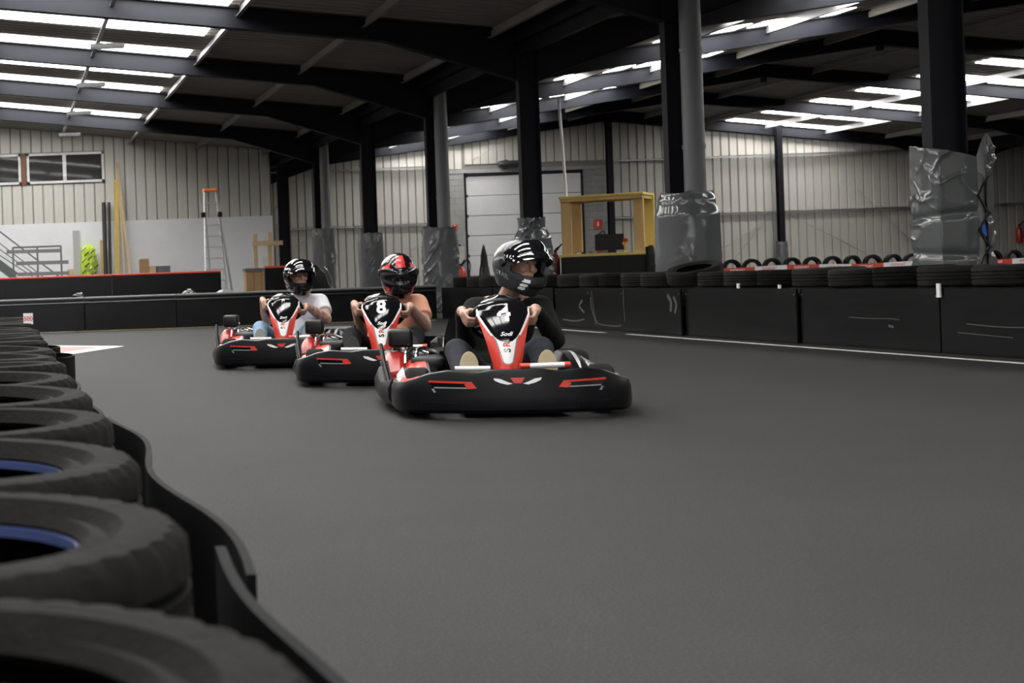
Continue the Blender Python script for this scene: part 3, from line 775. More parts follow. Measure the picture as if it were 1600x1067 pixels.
def r_edge(x,t,w):
    if t<.34 : return False
    hw=lerp_tab([(.34,.02),(.36,.045),(.40,.062),(.50,.088),(.62,.116),(.74,.14),(.82,.14),(1,.2)],t)
    return abs(x)<hw and not r_black(x,t,w) and (t>.46)
def r_white(x,t,w):
    if r_black(x,t,w) or r_edge(x,t,w): return False
    hw=lerp_tab([(.08,.0),(.09,.014),(.11,.022),(.40,.050),(.46,.066),(.50,.07)],t)
    return .085<t<.47 and abs(x)<hw
def r_grey(x,t,w):
    if r_black(x,t,w) or r_edge(x,t,w) or r_white(x,t,w): return False
    hw=lerp_tab([(.07,.0),(.08,.018),(.11,.028),(.40,.057),(.46,.073),(.50,.08)],t)
    return .07<t<.47 and abs(x)<hw
fair_base=fair_grid(lambda x,t,w:True,0,'fairing_shell',40,60,.012)
fm_red=fair_grid(lambda x,t,w:not(r_black(x,t,w) or r_white(x,t,w) or r_edge(x,t,w) or r_grey(x,t,w)),.0025,'side_stripe')
fm_blk=fair_grid(r_black,.003,'number_field'); fm_wht=fair_grid(r_white,.003,'white_wedge'); fm_edg=fair_grid(lambda x,t,w:x<0 and r_edge(x,t,w),.0027,'white_edging'); fm_edg2=fair_grid(lambda x,t,w:x>0 and r_edge(x,t,w),.0027,'white_edging'); fm_gry=fair_grid(r_grey,.0026,'grey_edging')
WC,WN,WU=Vector((.0,.64,.497)),Vector((0,.70,.714)),Vector((0,-.714,.70))   # steering wheel centre, normal, up
WR=.155
def wheel_pt(a,r=WR): return WC+(Vector((1,0,0))*math.cos(a)+WU*math.sin(a))*r
def kwheel(R,w,rim):
    return MB().lathe([(rim,-w*.42),(rim+.02,-w*.5),(R-.015,-w*.5),(R,-w*.36),(R,w*.36),(R-.015,w*.5),(rim+.02,w*.5),(rim,w*.42)],28,Matrix.Rotation(PI/2,4,'Y'),closed=True)
def build_kart(name,label,loc,rz,group):
    k=thing(name,label,'go-kart',loc,rz,group)
    fb=ob('front_bumper',bump_mesh,M_bump,k)
    for sg in (-1,1):
        fr=MB()
        slot=[(.235,.192),(.43,.200),(.42,.170),(.25,.166)]
        patch([(sg*x,z) for x,z in slot][::sg],on_bumper,.003).build('slot',M_gloss,fb)
        for q in (([(.222,.199),(.435,.208),(.435,.198),(.232,.190)]),([(.200,.166),(.224,.198),(.262,.186),(.245,.163)]),([(.25,.171),(.41,.175),(.41,.168),(.25,.164)]),([(.412,.166),(.424,.165),(.410,.144),(.400,.147)])):
            patch([(sg*x,z) for x,z in q][::sg],on_bumper,.005).build('red_trim' if q[0][0]<.24 else 'grey_trim',M_red if q[0][0]<.24 else M_gry,fb)
        wing=[(.025,.188),(.05,.197),(.085,.213),(.118,.217),(.112,.205),(.085,.192),(.05,.183)]
        patch([(sg*x,z) for x,z in wing][::sg],on_bumper,.005).build('emblem_wing',M_wht,fb)
        # scooped end plates
        patch([(sg*.30,.06),(sg*.47,.075),(sg*.475,.10),(sg*.30,.088)][::sg],on_bumper,.006).build('lower_ridge',M_bump,fb)
    patch([(-.035,.218),(.035,.218),(.018,.190),(-.018,.190)],on_bumper,.006).build('emblem_chevron',M_red,fb)
    # perimeter guards
    for sg in (-1,1):
        sec=[]
        for p in sm_path([(.60,.50),(.635,.70),(.645,1.0),(.64,1.35),(.60,1.62),(.50,1.76)],6):
            h=.17+.025*math.sin(p.y*5)
            q=[(-.05,.05),(.0,.045),(.02,.08),(.022,h-.05),(.0,h),(-.03,h+.005),(-.06,h-.02),(-.06,.07)]
            sec.append([Vector((sg*(p.x+a),p.y,z)) for a,z in q])
        loft(sec).build('side_guard',M_bump,k,smooth=.6)
    sec=[]
    for x in [-.56+.08*i for i in range(15)]:
        y=1.82-.10*(x/.56)**4
        sec.append([Vector((x,y+a,z)) for a,z in ((-.05,.08),(.04,.08),(.06,.14),(.05,.26),(.0,.29),(-.05,.27))])
    loft(sec).build('rear_bumper',M_bump,k,smooth=.6)
    # wheels
    for (x,y,R_,w_) in ((-.47,.40,.128,.12),(.47,.40,.128,.12),(-.50,1.50,.138,.19),(.50,1.50,.138,.19)):
        o=kwheel(R_,w_,.062).build('wheel',M_tyre2,k,smooth=.6,loc=(x,y,R_))
        MB().lathe([(.066,-w_*.3),(.05,-w_*.1),(.03,-w_*.08),(.0,-w_*.08)],16,Matrix.Rotation(PI/2,4,'Y')).lathe([(.066,w_*.3),(.05,w_*.1),(.03,w_*.08),(.0,w_*.08)],16,Matrix.Rotation(PI/2,4,'Y')).build('hub',M_steel,o,smooth=True)
    # frame, floor, seat
    fr=MB()
    for sg in (-1,1): fr.tube(sm_path([(sg*.20,.12,.075),(sg*.24,.35,.075),(sg*.32,.8,.075),(sg*.33,1.4,.085),(sg*.30,1.75,.12)],4),.016,8)
    fr.tube([(-.2,.12,.075),(.2,.12,.075)],.016).tube([(-.32,.85,.075),(.32,.85,.075)],.016).tube([(-.31,1.72,.115),(.31,1.72,.115)],.016).tube([(-.25,.40,.078),(-.30,.40,.10),(-.45,.40,.128)],.014).tube([(.25,.40,.078),(.30,.40,.10),(.45,.40,.128)],.014).tube([(-.48,1.5,.138),(.48,1.5,.138)],.02)
    fr.build('chassis_frame',M_steel,k,smooth=True)
    MB().box(-.27,.27,.15,.95,.045,.052).build('floor_tray',M_black,k)
    sec=[]
    for (z,y0,y1,w_) in ((.06,.92,1.30,.17),(.12,.90,1.38,.19),(.22,.98,1.43,.205),(.34,1.16,1.47,.21),(.46,1.30,1.50,.20),(.56,1.38,1.53,.17),(.60,1.44,1.54,.12)):
        ring=[]
        for i in range(20):
            a=2*PI*i/20; ring.append(Vector((w_*math.copysign(abs(math.cos(a))**.7,math.cos(a)),(y0+y1)/2+(y1-y0)/2*math.sin(a),z)))
        sec.append(ring)
    # seat shell: outer skin only behind and beneath the driver
    V=[];F=[]
    prof=[(.84,.10),(.90,.065),(1.0,.047),(1.15,.045),(1.28,.06),(1.38,.12),(1.44,.25),(1.46,.34),(1.48,.42),(1.49,.46)]
    for (y,z) in prof:
        for i in range(13):
            u=-1+2*i/12; edge=abs(u)**3
            V.append(Vector((u*(.25 if z<.3 else .25-.30*(z-.3)),y-edge*(.10 if z>.12 else .03)*(.5 if z>.3 else 1),z+edge*((.04 if y<1.1 else .08) if z<.12 else .03))))
    for j in range(len(prof)-1):
        for i in range(12): F.append((j*13+i,j*13+i+1,(j+1)*13+i+1,(j+1)*13+i))
    n0=len(V); V+= [v+Vector((0,.012,-.012)) for v in V]; F+=[tuple(q+n0 for q in reversed(f)) for f in F]
    for j in range(len(prof)-1):
        for i in (0,12): F.append((j*13+i,(j+1)*13+i,n0+(j+1)*13+i,n0+j*13+i))
    for i in range(12):
        for j in (0,len(prof)-1): F.append((j*13+i,j*13+i+1,n0+j*13+i+1,n0+j*13+i))
    MB().add(V,F).build('seat',M_black,k,smooth=.8)
    # fairing
    f=ob('fairing',fair_base,M_black,k)
    for nm,me,m in (('side_stripe',fm_red,M_red),('number_field',fm_blk,M_gloss),('white_wedge',fm_wht,M_wht),('white_edging',fm_edg,M_wht),('white_edging',fm_edg2,M_wht),('grey_edging',fm_gry,M_gry)): ob(nm,me,m,f)
    for (tx,z,sz,m,sh,bd) in (('Sodi',.425,.030,M_wht,.4,.0006),):
        me=text_mesh(tx,sz,bold=bd,shear=sh,sx=1.15); map_mesh(me,lambda p:fair(p.x,z+p.y,.0045)); ob('lettering',me,m,f)
    for (tx,z,m) in (('S',.338,M_gloss),('R',.370,M_red)):
        me=text_mesh(tx,.046,bold=.0015); map_mesh(me,lambda p:fair(-p.y*1.05,z+p.x,.0045)); ob('lettering',me,m,f)
    MB().tube([(0,.30,.10),(0,.50,.36),WC-WN*.02],.011,8).build('steering_column',M_steel,k,smooth=True)
    st=MB().tube([wheel_pt(2*PI*i/32) for i in range(32)],.0155,10,closed=True).build('steering_wheel',M_black,k,smooth=True)
    for a in (-PI*.17,PI*1.17,PI*1.5): MB().bar(WC,wheel_pt(a,WR*.95),.03,.008,up=WN).build('spoke',M_steel,st)
    MB().lathe([(0,-.012),(.05,-.012),(.055,.01),(0,.015)],20,Matrix.Translation(WC)@Vector((0,0,1)).rotation_difference(WN).to_matrix().to_4x4()).build('wheel_boss',M_black,st,smooth=True)
    # pedal bar
    pb=MB().tube([(.06,.285,.258),(.30,.295,.262)],.014,10).build('pedal_bar',M_wht,k,smooth=True); pb['label']='white foot bar with red ends'
    MB().tube([(.05,.2845,.258),(.10,.287,.259)],.0165,10).build('bar_end',M_red,pb,smooth=True)
    MB().tube([(.275,.294,.2615),(.305,.295,.262)],.0165,10).build('bar_end',M_red,pb,smooth=True)
    MB().tube([(-.10,.285,.250),(-.28,.295,.252)],.013,10).build('pedal_bar',M_wht,k,smooth=True)
    for sg in (-1,1):
        MB().box(-.035,.035,-.006,.006,-.05,.06).build('pedal',M_steel,k,loc=(sg*.19,.303,.17)).rotation_euler.x=-.22
    # side pods: sculpted body over the side tanks
    for sg in (-1,1):
        secs=[]
        tabz=[(.50,.135),(.62,.20),(.80,.255),(1.0,.285),(1.2,.29),(1.36,.255),(1.45,.19)]
        ys_=[.50+.05*i for i in range(20)]
        def podsec(y):
            zt=lerp_tab(tabz,y); xo=.60-.05*max(0,(y-1.1))/.35; xi=.33
            return [Vector((sg*x,y,z)) for x,z in ((xi,.08),(xi,zt*.86),(xi+.05,zt),(xi+.12,zt*.98),(xo-.07,zt*.80),(xo-.02,zt*.58),(xo,.12),(xo-.03,.08))]
        o=loft([podsec(y) for y in ys_]).build('side_pod',M_black,k,smooth=.5)
        def pod_pt(a,y,off=.003):
            q=podsec(y)[2:7]; s_=a*4; i=min(3,int(s_)); p=q[i].lerp(q[i+1],s_-i)
            c=Vector((sg*.40,y,.05)); return p+(p-c).normalized()*off
        def strip(a0,a1,y0,y1,m,nm,sk=0.):
            V=[];F=[];N=18
            for i in range(N+1):
                y=y0+(y1-y0)*i/N; t=i/N
                lo=a0+(sk*t); hi=a1+(sk*t)
                taper=min(1,t*4+.15,(1-t)*4+.15); mid=(lo+hi)/2; hf=(hi-lo)/2*taper
                for j in range(5):
                    a=mid-hf+2*hf*j/4; V.append(pod_pt(min(.99,max(.0,a)),y,.004))
            for i in range(N):
                for j in range(4): F.append((i*5+j,i*5+j+1,(i+1)*5+j+1,(i+1)*5+j))
            n0=len(V); V+=[v-(v-Vector((sg*.40,v.y,.05))).normalized()*.008 for v in V]; F+=[tuple(q+n0 for q in reversed(f_)) for f_ in F]
            MB().add(V,F).build(nm,m,o,smooth=.9)
        if sg>0:
            strip(.30,.62,.55,1.36,M_gry,'grey_stripe'); strip(.60,.86,.56,1.30,M_red,'red_stripe'); strip(.10,.17,.62,1.36,M_wht,'white_stripe',.12); strip(.88,.95,.56,1.2,M_wht,'white_stripe')
        else:
            strip(.05,.40,.60,1.0,M_red,'red_stripe'); strip(.45,.62,.56,1.05,M_wht,'white_stripe'); strip(.66,.92,.55,1.1,M_red,'red_stripe')
    # front corner deflectors, red and white, seen over the bumper on the driver's right
    for sg in (-1,1):
        secs=[]
        for p in sm_path([(.40,.16),(.50,.24),(.555,.38),(.57,.52)],5):
            secs.append([Vector((sg*(p.x+a),p.y+b,z)) for a,b,z in ((-.06,.04,.14),(-.05,.03,.215),(.0,0,.20),(.03,-.02,.15),(.02,-.01,.12))])
        nn=len(secs); cut=[0,4,7,11,nn-1]
        for a,b,m,nm in ((0,5,M_wht,'deflector_white'),(5,10,M_red,'deflector_red'),(10,nn-1,M_wht,'deflector_white')):
            loft(secs[a:b+1]).build(nm,m,k,smooth=.6)
    # engine on the driver's right
    e=MB().box(-.60,-.36,1.18,1.46,.10,.30).build('engine',M_steel,k,bevel=.02,seg=2)
    MB().lathe([(.055,0),(.06,.01),(.06,.10),(.05,.115),(0,.12)],16,Matrix.Translation((-.50,1.14,.27))).build('fuel_cap',M_chrome,e,smooth=True)
    MB().box(-.585,-.445,1.02,1.16,.335,.445).build('air_box',M_black,k,bevel=.022,seg=3,smooth=True)
    V=sm_path([(-.605,.86,.20),(-.60,.94,.25),(-.595,1.05,.30),(-.59,1.18,.31)],5)
    loft([[Vector((p.x,p.y,p.z-.10)),Vector((p.x-.015,p.y,p.z-.03)),Vector((p.x+.01,p.y,p.z)),Vector((p.x+.07,p.y,p.z+.012)),Vector((p.x+.12,p.y+.02,p.z-.005)),Vector((p.x+.12,p.y+.02,p.z-.1))] for p in V]).build('engine_cover',M_dred,k,smooth=.6)
    for dx in (-.50,-.44): MB().tube(sm_path([(dx,.86,.25),(dx+.01,.93,.315),(dx+.05,1.02,.33),(dx+.14,1.03,.30)],5),.010,8).build('chrome_pipe',M_chrome,k,smooth=True)
    MB().box(-.47,-.275,.84,1.06,.20,.29).build('tank',M_black,k,bevel=.03,seg=3,smooth=True)
    lv=MB().tube([(-.60,.72,.13),(-.625,.84,.27),(-.635,.93,.36)],.013,8).build('lever',M_black,k,smooth=True)
    co=[]
    for i in range(90):
        t=i/89; a=t*2*PI*9; p=Vector((-.60,.72,.13)).lerp(Vector((-.625,.84,.27)),t); co.append(p+Vector((math.cos(a)*.02,math.sin(a)*.012,math.sin(a)*.012)))
    MB().tube(co,.004,5).build('coil_spring',M_steel,lv,smooth=True)
    return k
def add_number(k,num):
    f=[c for c in k.children if c.name.split('.')[0]=='fairing'][0]
    me=text_mesh(num,.125,bold=.004,sx=1.05); map_mesh(me,lambda p:fair(p.x,.535+p.y,.005)); ob('number',me,M_wht,f)
KARTS=[((2.62,7.25,0),-math.radians(12.5),'4','red, white and black go-kart number 4 driven by the person in a dark sweater'),
       ((2.56,9.65,0),-math.radians(16.5),'8','red, white and black go-kart number 8 driven by the person in a peach shirt'),
       ((2.33,11.95,0),-math.radians(14.5),'1','red, white and black go-kart driven by the person in a white shirt')]
K0=build_kart('go_kart',KARTS[0][3],KARTS[0][0],KARTS[0][1],'racing karts'); ks=[K0]
for l,r,nm,lab in KARTS[1:]:
    c=copy_tree(K0); c.location=l; c.rotation_euler=(0,0,r); c['label']=lab; ks.append(c)
park=[]
for (x,y,r,lab) in ((1.0,26.0,-.75,'parked go-kart behind the far barrier, below the leaning black pipes'),(3.1,25.9,-.7,'parked go-kart behind the far barrier, below the small cardboard boxes')):
    c=copy_tree(K0); c.location=(x,y,0); c.rotation_euler=(0,0,r); c['label']=lab; c['group']='parked karts'; park.append(c)
for k_,(l,r,nm,lab) in zip(ks,KARTS): add_number(k_,nm)

# ================================================================== DRIVERS
M_skin=mat('skin',(.50,.29,.22),.5,var=.08,vscale=12)
def tattoo_skin():
    m=mat('tattooed_skin',(.50,.29,.22),.5,var=.55,vscale=26)
    return m
M_tattoo=tattoo_skin()
M_sweater=mat('black_sweater',(.010,.011,.010),.9,spec=.2,bump=.4,bscale=14,bdist=.02)
M_peach=mat('peach_shirt',(.70,.33,.22),.85,bump=.3,bscale=12,bdist=.02)
M_tee=mat('white_tshirt',(.66,.65,.70),.85,bump=.35,bscale=12,bdist=.02)
M_jean_d=mat('charcoal_jeans',(.030,.032,.040),.9,spec=.2,bump=.3,bscale=16,bdist=.015,var=.2,vscale=20)
M_trou=mat('black_trousers',(.012,.012,.013),.9,spec=.2,bump=.3,bscale=16,bdist=.015)
M_jean_b=mat('light_blue_jeans',(.20,.30,.42),.9,bump=.3,bscale=16,bdist=.015,var=.2,vscale=20)
M_sole=mat('tan_sole',(.34,.28,.18),.85,var=.1); M_solegrey=mat('grey_sole',(.20,.20,.19),.85); M_soleblack=mat('black_sole',(.02,.02,.02),.8)
M_shoe=mat('dark_shoe',(.03,.03,.033),.7)
M_eyew=mat('eye_white',(.6,.58,.55),.3); M_eyed=mat('eye_dark',(.01,.008,.006),.15)
M_hblack=mat('helmet_black',(.006,.006,.007),.2,coat=.25); M_hgrey=mat('helmet_charcoal',(.028,.030,.033),.3,coat=.2)
M_hsilver=mat('helmet_silver',(.22,.23,.24),.3,coat=.2); M_hred=mat('helmet_red',(.55,.03,.03),.3,coat=.2)
M_visor=mat('dark_visor',(.006,.006,.008),.03,coat=1.); M_lin=mat('helmet_lining',(.012,.012,.012),.95,spec=.1)
M_hair=mat('dark_hair',(.02,.014,.010),.7)

def helm_r(az,el):
    """helmet radius; az 0 is the face, el up"""
    d=Vector((math.sin(az)*math.cos(el),-math.cos(az)*math.cos(el),math.sin(el)))
    a,b,c=.130,.162,.152
    r=1/math.sqrt((d.x/a)**2+(d.y/b)**2+(d.z/c)**2)
    front=max(0,math.cos(az))**2
    chin=max(0,min(1,(-el-.10)/.35))
    r+=front*chin*.034
    r+=max(0,-el-.5)*.05*(1-front*.3)
    r+=.012*max(0,-math.cos(az))*max(0,math.cos(el*1.5))         # rear spoiler bulge
    return d*r
def helm_grid(region, off, th, name, na=120, ne=80, e0=-.92, e1=PI/2):
    V=[];idx={};F=[]
    def vid(i,j,s_):
        if j==ne: i=0
        else: i%=na
        k=(i,j,s_)
        if k not in idx:
            p=helm_r(-PI+2*PI*i/na,e0+(e1-e0)*j/ne); idx[k]=len(V); V.append(p+p.normalized()*(off if s_==0 else off-th))
        return idx[k]
    cells={(i,j) for i in range(na) for j in range(ne) if region(-PI+2*PI*(i+.5)/na,e0+(e1-e0)*(j+.5)/ne)}
    for (i,j) in cells:
        q=[(i,j),(i+1,j),(i+1,j+1),(i,j+1)]
        for s_ in (0,1):
            f=[vid(a,b,s_) for a,b in (q if s_==0 else q[::-1])]; g=[]
            for x in f:
                if x not in g: g.append(x)
            F.append(tuple(g))
        for (ni,nj,a,b) in (((i-1)%na,j,q[3],q[0]),((i+1)%na,j,q[1],q[2]),(i,j-1,q[0],q[1]),(i,j+1,q[2],q[3])):
            if (ni,nj) not in cells and not(nj==ne): F.append((vid(*a,0),vid(*a,1),vid(*b,1),vid(*b,0)))
    return MB().add(V,F).mesh(name,smooth=.7)
def port(az,el):
    # eye port with rounded ends
    hw=1.12; lo=-.30+.06*(az/hw)**2; hi=.34-.10*(az/hw)**2
    return abs(az)<hw and lo<el<hi and ((abs(az)/hw)**6+(abs(el-.02)/.34)**6)<1.0
def visor_reg(az,el):
    return abs(az)<1.32 and -.36<el<.42-.10*(az/1.3)**2 and ((abs(az)/1.32)**6+(abs(el-.03)/.42)**6)<1.0
HM={'shell':helm_grid(lambda a,e:not port(a,e),0,.022,'helmet'),
    'visor':helm_grid(visor_reg,.006,.004,'visor')}
# graphics
HM['crown']=helm_grid(lambda a,e:(.52<e<1.25 and abs(math.sin(a)*math.cos(e))<.16+.22*(1.2-e)*.5 and math.cos(a)>0),.0016,.003,'crown_panel')
HM['sideL']=helm_grid(lambda a,e:(.46+(.35*(abs(a)-.45))*-.4<e<.72 and .62<a<1.25 and e<.46+.55*(1.25-a)),.0016,.003,'side_flash')
HM['sideR']=helm_grid(lambda a,e:(.46+(.35*(abs(a)-.45))*-.4<e<.72 and -1.25<a<-.62 and e<.46+.55*(1.25+a)),.0016,.003,'side_flash')
HM['chinL']=helm_grid(lambda a,e:(-.80<e<-.42 and .50<a<.80+.5*(e+.42)),.0016,.003,'chin_flash')
HM['chinR']=helm_grid(lambda a,e:(-.80<e<-.42 and -.80-.5*(e+.42)<a<-.50),.0016,.003,'chin_flash')
HM['vent']=helm_grid(lambda a,e:(abs(a)<.30 and -.62<e<-.50),.004,.006,'chin_vent')
HM['brow']=helm_grid(lambda a,e:(abs(a)<.95 and .40-.08*a*a<e<.50-.08*a*a),.004,.006,'brow_band')
HM['ticks']=[helm_grid((lambda c:(lambda a,e:(c-.04<e<c+.045 and -.62+.4*(e+.6)<a<-.40+.4*(e+.6))))(c),.0018,.003,'chin_mark') for c in (-.42,-.56,-.68)]

def hand(mb,sg,ang):
    c=wheel_pt(ang); Rd=(c-WC).normalized(); T=WN.cross(Rd)*(1 if sg>0 else -1)
    if T.z<0: T=-T
    N=WN
    # palm
    mb.capsule(c+Rd*.030+N*.014+T*.028,c+Rd*.030+N*.014-T*.028,.017,.016,10,3)
    mb.capsule(c+Rd*.034+N*.030+T*.022,c+Rd*.036+N*.034-T*.026,.016,.016,10,3)
    for i,(ln,rd) in enumerate(((.95,.0092),(1.05,.0098),(1.0,.0094),(.82,.0082))):
        o_=T*((1.5-i)*.0205)
        k=c+Rd*.033+N*.002+o_; m=c+Rd*.020-N*.030*ln+o_; p=c-Rd*.014*ln-N*.030*ln+o_*.97; q=c-Rd*.030*ln-N*.006+o_*.95
        mb.capsule(k+N*.014,k,rd*1.15,rd*1.15,8,3); mb.capsule(k,m,rd*1.15,rd*1.05,8,3); mb.capsule(m,p,rd*1.05,rd,8,3); mb.capsule(p,q,rd,rd*.88,8,3)
    t0=c+Rd*.030+N*.030+T*.016; t1=c+Rd*.008+N*.032+T*.040; t2=c-Rd*.016+N*.020+T*.050
    mb.capsule(t0,t1,.0125,.011,8,3); mb.capsule(t1,t2,.011,.0088,8,3)
    wr=c+Rd*.040+N*.075-T*.018
    mb.capsule(c+Rd*.035+N*.030,wr,.024,.024,10,3)
    return wr
def build_driver(name,label,kart,shx,hx,hz,hyaw,hpit,hroll,shirt,sleeve,trousers,sole,skin,htype,visor_open,elb=(.0,.0),glasses=False,shw=.185,steer=0.,hdy=0.):
    d=thing(name,label,'person',kart.location.copy(),kart.rotation_euler.z,'kart drivers')
    body=MB(); top=MB(); leg=MB()
    pel=Vector((0,1.17,.17)); ch=Vector((shx*.8,1.27,.44)); nk=Vector((shx,1.24,.60)); hd=Vector((hx,1.09+hdy,hz))
    body.ellipsoid(ch,.165,.105,.17).ellipsoid((shx*.35,1.24,.28),.145,.11,.15).ellipsoid(pel,.165,.13,.11)
    body.capsule(nk,hd-Vector((0,-.02,.04)),.058,.055)
    top.ellipsoid(ch,.183,.122,.165).ellipsoid((shx*.35,1.23,.29),.165,.132,.16).ellipsoid((0,1.18,.20),.175,.14,.11)
    top.capsule(ch+Vector((-.10,.0,.06)),ch+Vector((.10,0,.06)),.085,.085)
    top.capsule(nk+Vector((-.03,-.005,-.025)),nk+Vector((.03,-.005,-.025)),.066,.066)
    for sg in (-1,1):
        sh=Vector((shx+sg*shw,1.22,.548)); ang=(PI*.03 if sg>0 else PI*.97)+steer
        wr=hand(body,sg,ang)
        el=Vector((shx*.85+sg*(.245+elb[0]),1.03,.345+elb[1]))
        body.capsule(nk+Vector((sg*.06,0,-.03)),sh,.06,.062); body.capsule(sh,el,.058,.047); body.capsule(el,el.lerp(wr,.35),.047,.049); body.capsule(el.lerp(wr,.35),wr,.049,.029)
        top.capsule(nk+Vector((sg*.05,0,-.045)),sh,.064,.072)
        if sleeve=='long':
            top.capsule(sh,el,.070,.058); top.capsule(el,el.lerp(wr,.55),.057,.046); top.frustum(el.lerp(wr,.5),el.lerp(wr,.97),.046,.038)
            # bunched cloth at the elbow
            top.ellipsoid(el+Vector((0,.01,-.01)),.062,.062,.055)
        else:
            e=sh.lerp(el,.62); top.capsule(sh,sh.lerp(el,.2),.072,.072); top.frustum(sh,e,.073,.076)
        # legs
        hp=Vector((sg*.10,1.13,.165)); kn=Vector((sg*.225,.74,.325)); an=Vector((sg*.205,.46,.15))
        body.capsule(hp,kn,.08,.058); body.capsule(kn,an,.052,.038); body.capsule(an,Vector((sg*.20,.395,.24)),.04,.036)
        leg.capsule(hp,kn,.098,.072); leg.capsule(kn,kn.lerp(an,.5),.070,.062); leg.frustum(kn.lerp(an,.4),kn.lerp(an,.93),.063,.056)
    leg.ellipsoid((0,1.17,.165),.185,.15,.115); leg.capsule((-.1,1.13,.165),(.1,1.13,.165),.10,.10)
    Hm=Matrix.Translation(hd)@Euler((0,0,hyaw)).to_matrix().to_4x4()@Euler((hpit,0,0)).to_matrix().to_4x4()@Euler((0,hroll,0)).to_matrix().to_4x4()
    def hp_(x,y,z): return Hm@Vector((x,y,z))
    R3=Hm.to_3x3().to_4x4()
    body.ellipsoid(hp_(0,.012,.012),.080,.098,.112,R3)
    body.ellipsoid(hp_(0,-.03,-.06),.062,.062,.062,R3)                      # jaw
    body.capsule(hp_(0,-.088,.030),hp_(0,-.106,-.012),.010,.014,8,3)         # nose
    for sx in (-1,1):
        body.ellipsoid(hp_(sx*.036,-.070,-.018),.024,.020,.020,R3)           # cheeks
        body.capsule(hp_(sx*.016,-.086,.048),hp_(sx*.05,-.074,.046),.010,.009,8,3)   # brows
        body.ellipsoid(hp_(sx*.080,.015,.0),.012,.020,.030,R3)               # ears
    body.capsule(hp_(-.02,-.086,-.046),hp_(.02,-.086,-.046),.009,.009,8,3)   # lips
    ob('body',remesh(body,.0055,2,'body'),skin,d)
    o=ob('sweater' if sleeve=='long' else 't_shirt',remesh(top,.008,7,'top'),shirt,d); o['label']={'long':'black long-sleeved sweater'}.get(sleeve,'short-sleeved shirt')
    ob('trousers',remesh(leg,.009,6,'leg'),trousers,d)
    for sg in (-1,1):
        sh_=MB().capsule((sg*.205,.445,.105),(sg*.20,.405,.20),.045,.045).capsule((sg*.20,.405,.20),(sg*.198,.385,.285),.045,.038)
        so=ob('shoe',remesh(sh_,.007,4,'shoe'),M_shoe,d)
        pr=[]
        for i in range(24):
            a=2*PI*i/24; pr.append((.050*math.cos(a)*(1+.12*math.sin(a)),.115*math.sin(a)))
        F3=Matrix.Translation((sg*.20,.338,.226))@Matrix.Rotation(-.22,4,'X')
        MB().prism(pr,lambda x,y,q:F3@Vector((x,q,y)),-.012,.014).build('sole',sole,so,bevel=.004)
    for sx in (-1,1):
        e=MB().ellipsoid(hp_(sx*.032,-.0805,.027),.0135,.0125,.0095,R3,12,8).build('eye',M_eyew,d,smooth=True)
        MB().ellipsoid(hp_(sx*.032,-.0905,.027),.0062,.004,.0062,R3,10,6).build('iris',M_eyed,e,smooth=True)
    if glasses:
        g=MB()
        for sx in (-1,1):
            g.tube([hp_(sx*(.034+.024*math.cos(a)),-.100,.026+.019*math.sin(a)) for a in [2*PI*i/20 for i in range(20)]],.0028,6,closed=True)
            g.tube([hp_(sx*.058,-.098,.03),hp_(sx*.084,-.03,.03)],.0025,6)
        g.tube([hp_(-.010,-.101,.03),hp_(.010,-.101,.03)],.0025,6)
        g.build('glasses',M_black,d,smooth=True)
    # helmet
    h=ob('helmet',HM['shell'].copy(),None,d); h.matrix_local=Hm@Matrix.Scale(1.03,4)
    base={'red':M_hblack,'charcoal':M_hgrey,'silver':M_hblack}[htype]; h.data.materials.append(base)
    def piece(key,m,nm):
        me=HM[key].copy() if isinstance(key,str) else key.copy(); o_=ob(nm,me,None,h); me.materials.append(m); return o_
    vis=piece('visor',M_visor,'visor')
    if visor_open: vis.rotation_euler.x=-math.radians(38); vis.scale=(1.035,1.0,1.0); vis.location=(0,-.004,.012)
    if htype=='red':
        for kx,nm in (('crown','crown_panel'),('sideL','side_flash'),('sideR','side_flash'),('chinL','chin_flash'),('chinR','chin_flash')): piece(kx,M_hred,nm)
    elif htype=='silver':
        for kx,nm in (('crown','crown_panel'),('sideL','side_flash'),('sideR','side_flash')): piece(kx,M_hsilver,nm)
    else:
        piece('crown',M_hsilver,'crown_panel'); piece('chinL',M_hsilver,'chin_flash')
        for me in HM['ticks']: piece(me,M_wht,'chin_mark')
        me=text_mesh('STAR',.042,bold=.0012,sx=1.2); map_mesh(me,lambda p:(lambda q:q+q.normalized()*.0025)(helm_r(-1.55+p.x/.15,-.42+p.y/.15+(p.x)*-1.0))); ob('lettering',me,M_hsilver,h)
    piece('brow',base,'brow_band'); piece('vent',M_lin,'chin_vent')
    for sx in (-1,1):
        MB().lathe([(0,.0),(.024,0),(.026,.004),(.020,.012),(0,.013)],18,Matrix.Translation((sx*.131,-.005,.012))@Matrix.Rotation(sx*PI/2,4,'Y')).build('visor_pivot',M_black,h,smooth=True)
    return d
build_driver('person','person in a black sweater and charcoal jeans wearing an open charcoal helmet, head turned aside',ks[0],.115,.180,.800,math.radians(32),math.radians(11),math.radians(4),M_sweater,'long',M_jean_d,M_sole,M_skin,'charcoal',True,elb=(.0,.02))
build_driver('person','person in a peach short-sleeved shirt wearing a black and red helmet, visor closed',ks[1],.085,.115,.775,math.radians(8),math.radians(14),0,M_peach,'short',M_trou,M_soleblack,M_skin,'red',False,elb=(-.02,.03),shw=.165,steer=-.1)
build_driver('person','person in a white t-shirt and light blue jeans with tattooed arms, black and silver helmet',ks[2],.10,.115,.790,math.radians(20),math.radians(9),0,M_tee,'short',M_jean_b,M_solegrey,M_tattoo,'silver',True,elb=(.02,.04),glasses=True,shw=.195,steer=-.25)

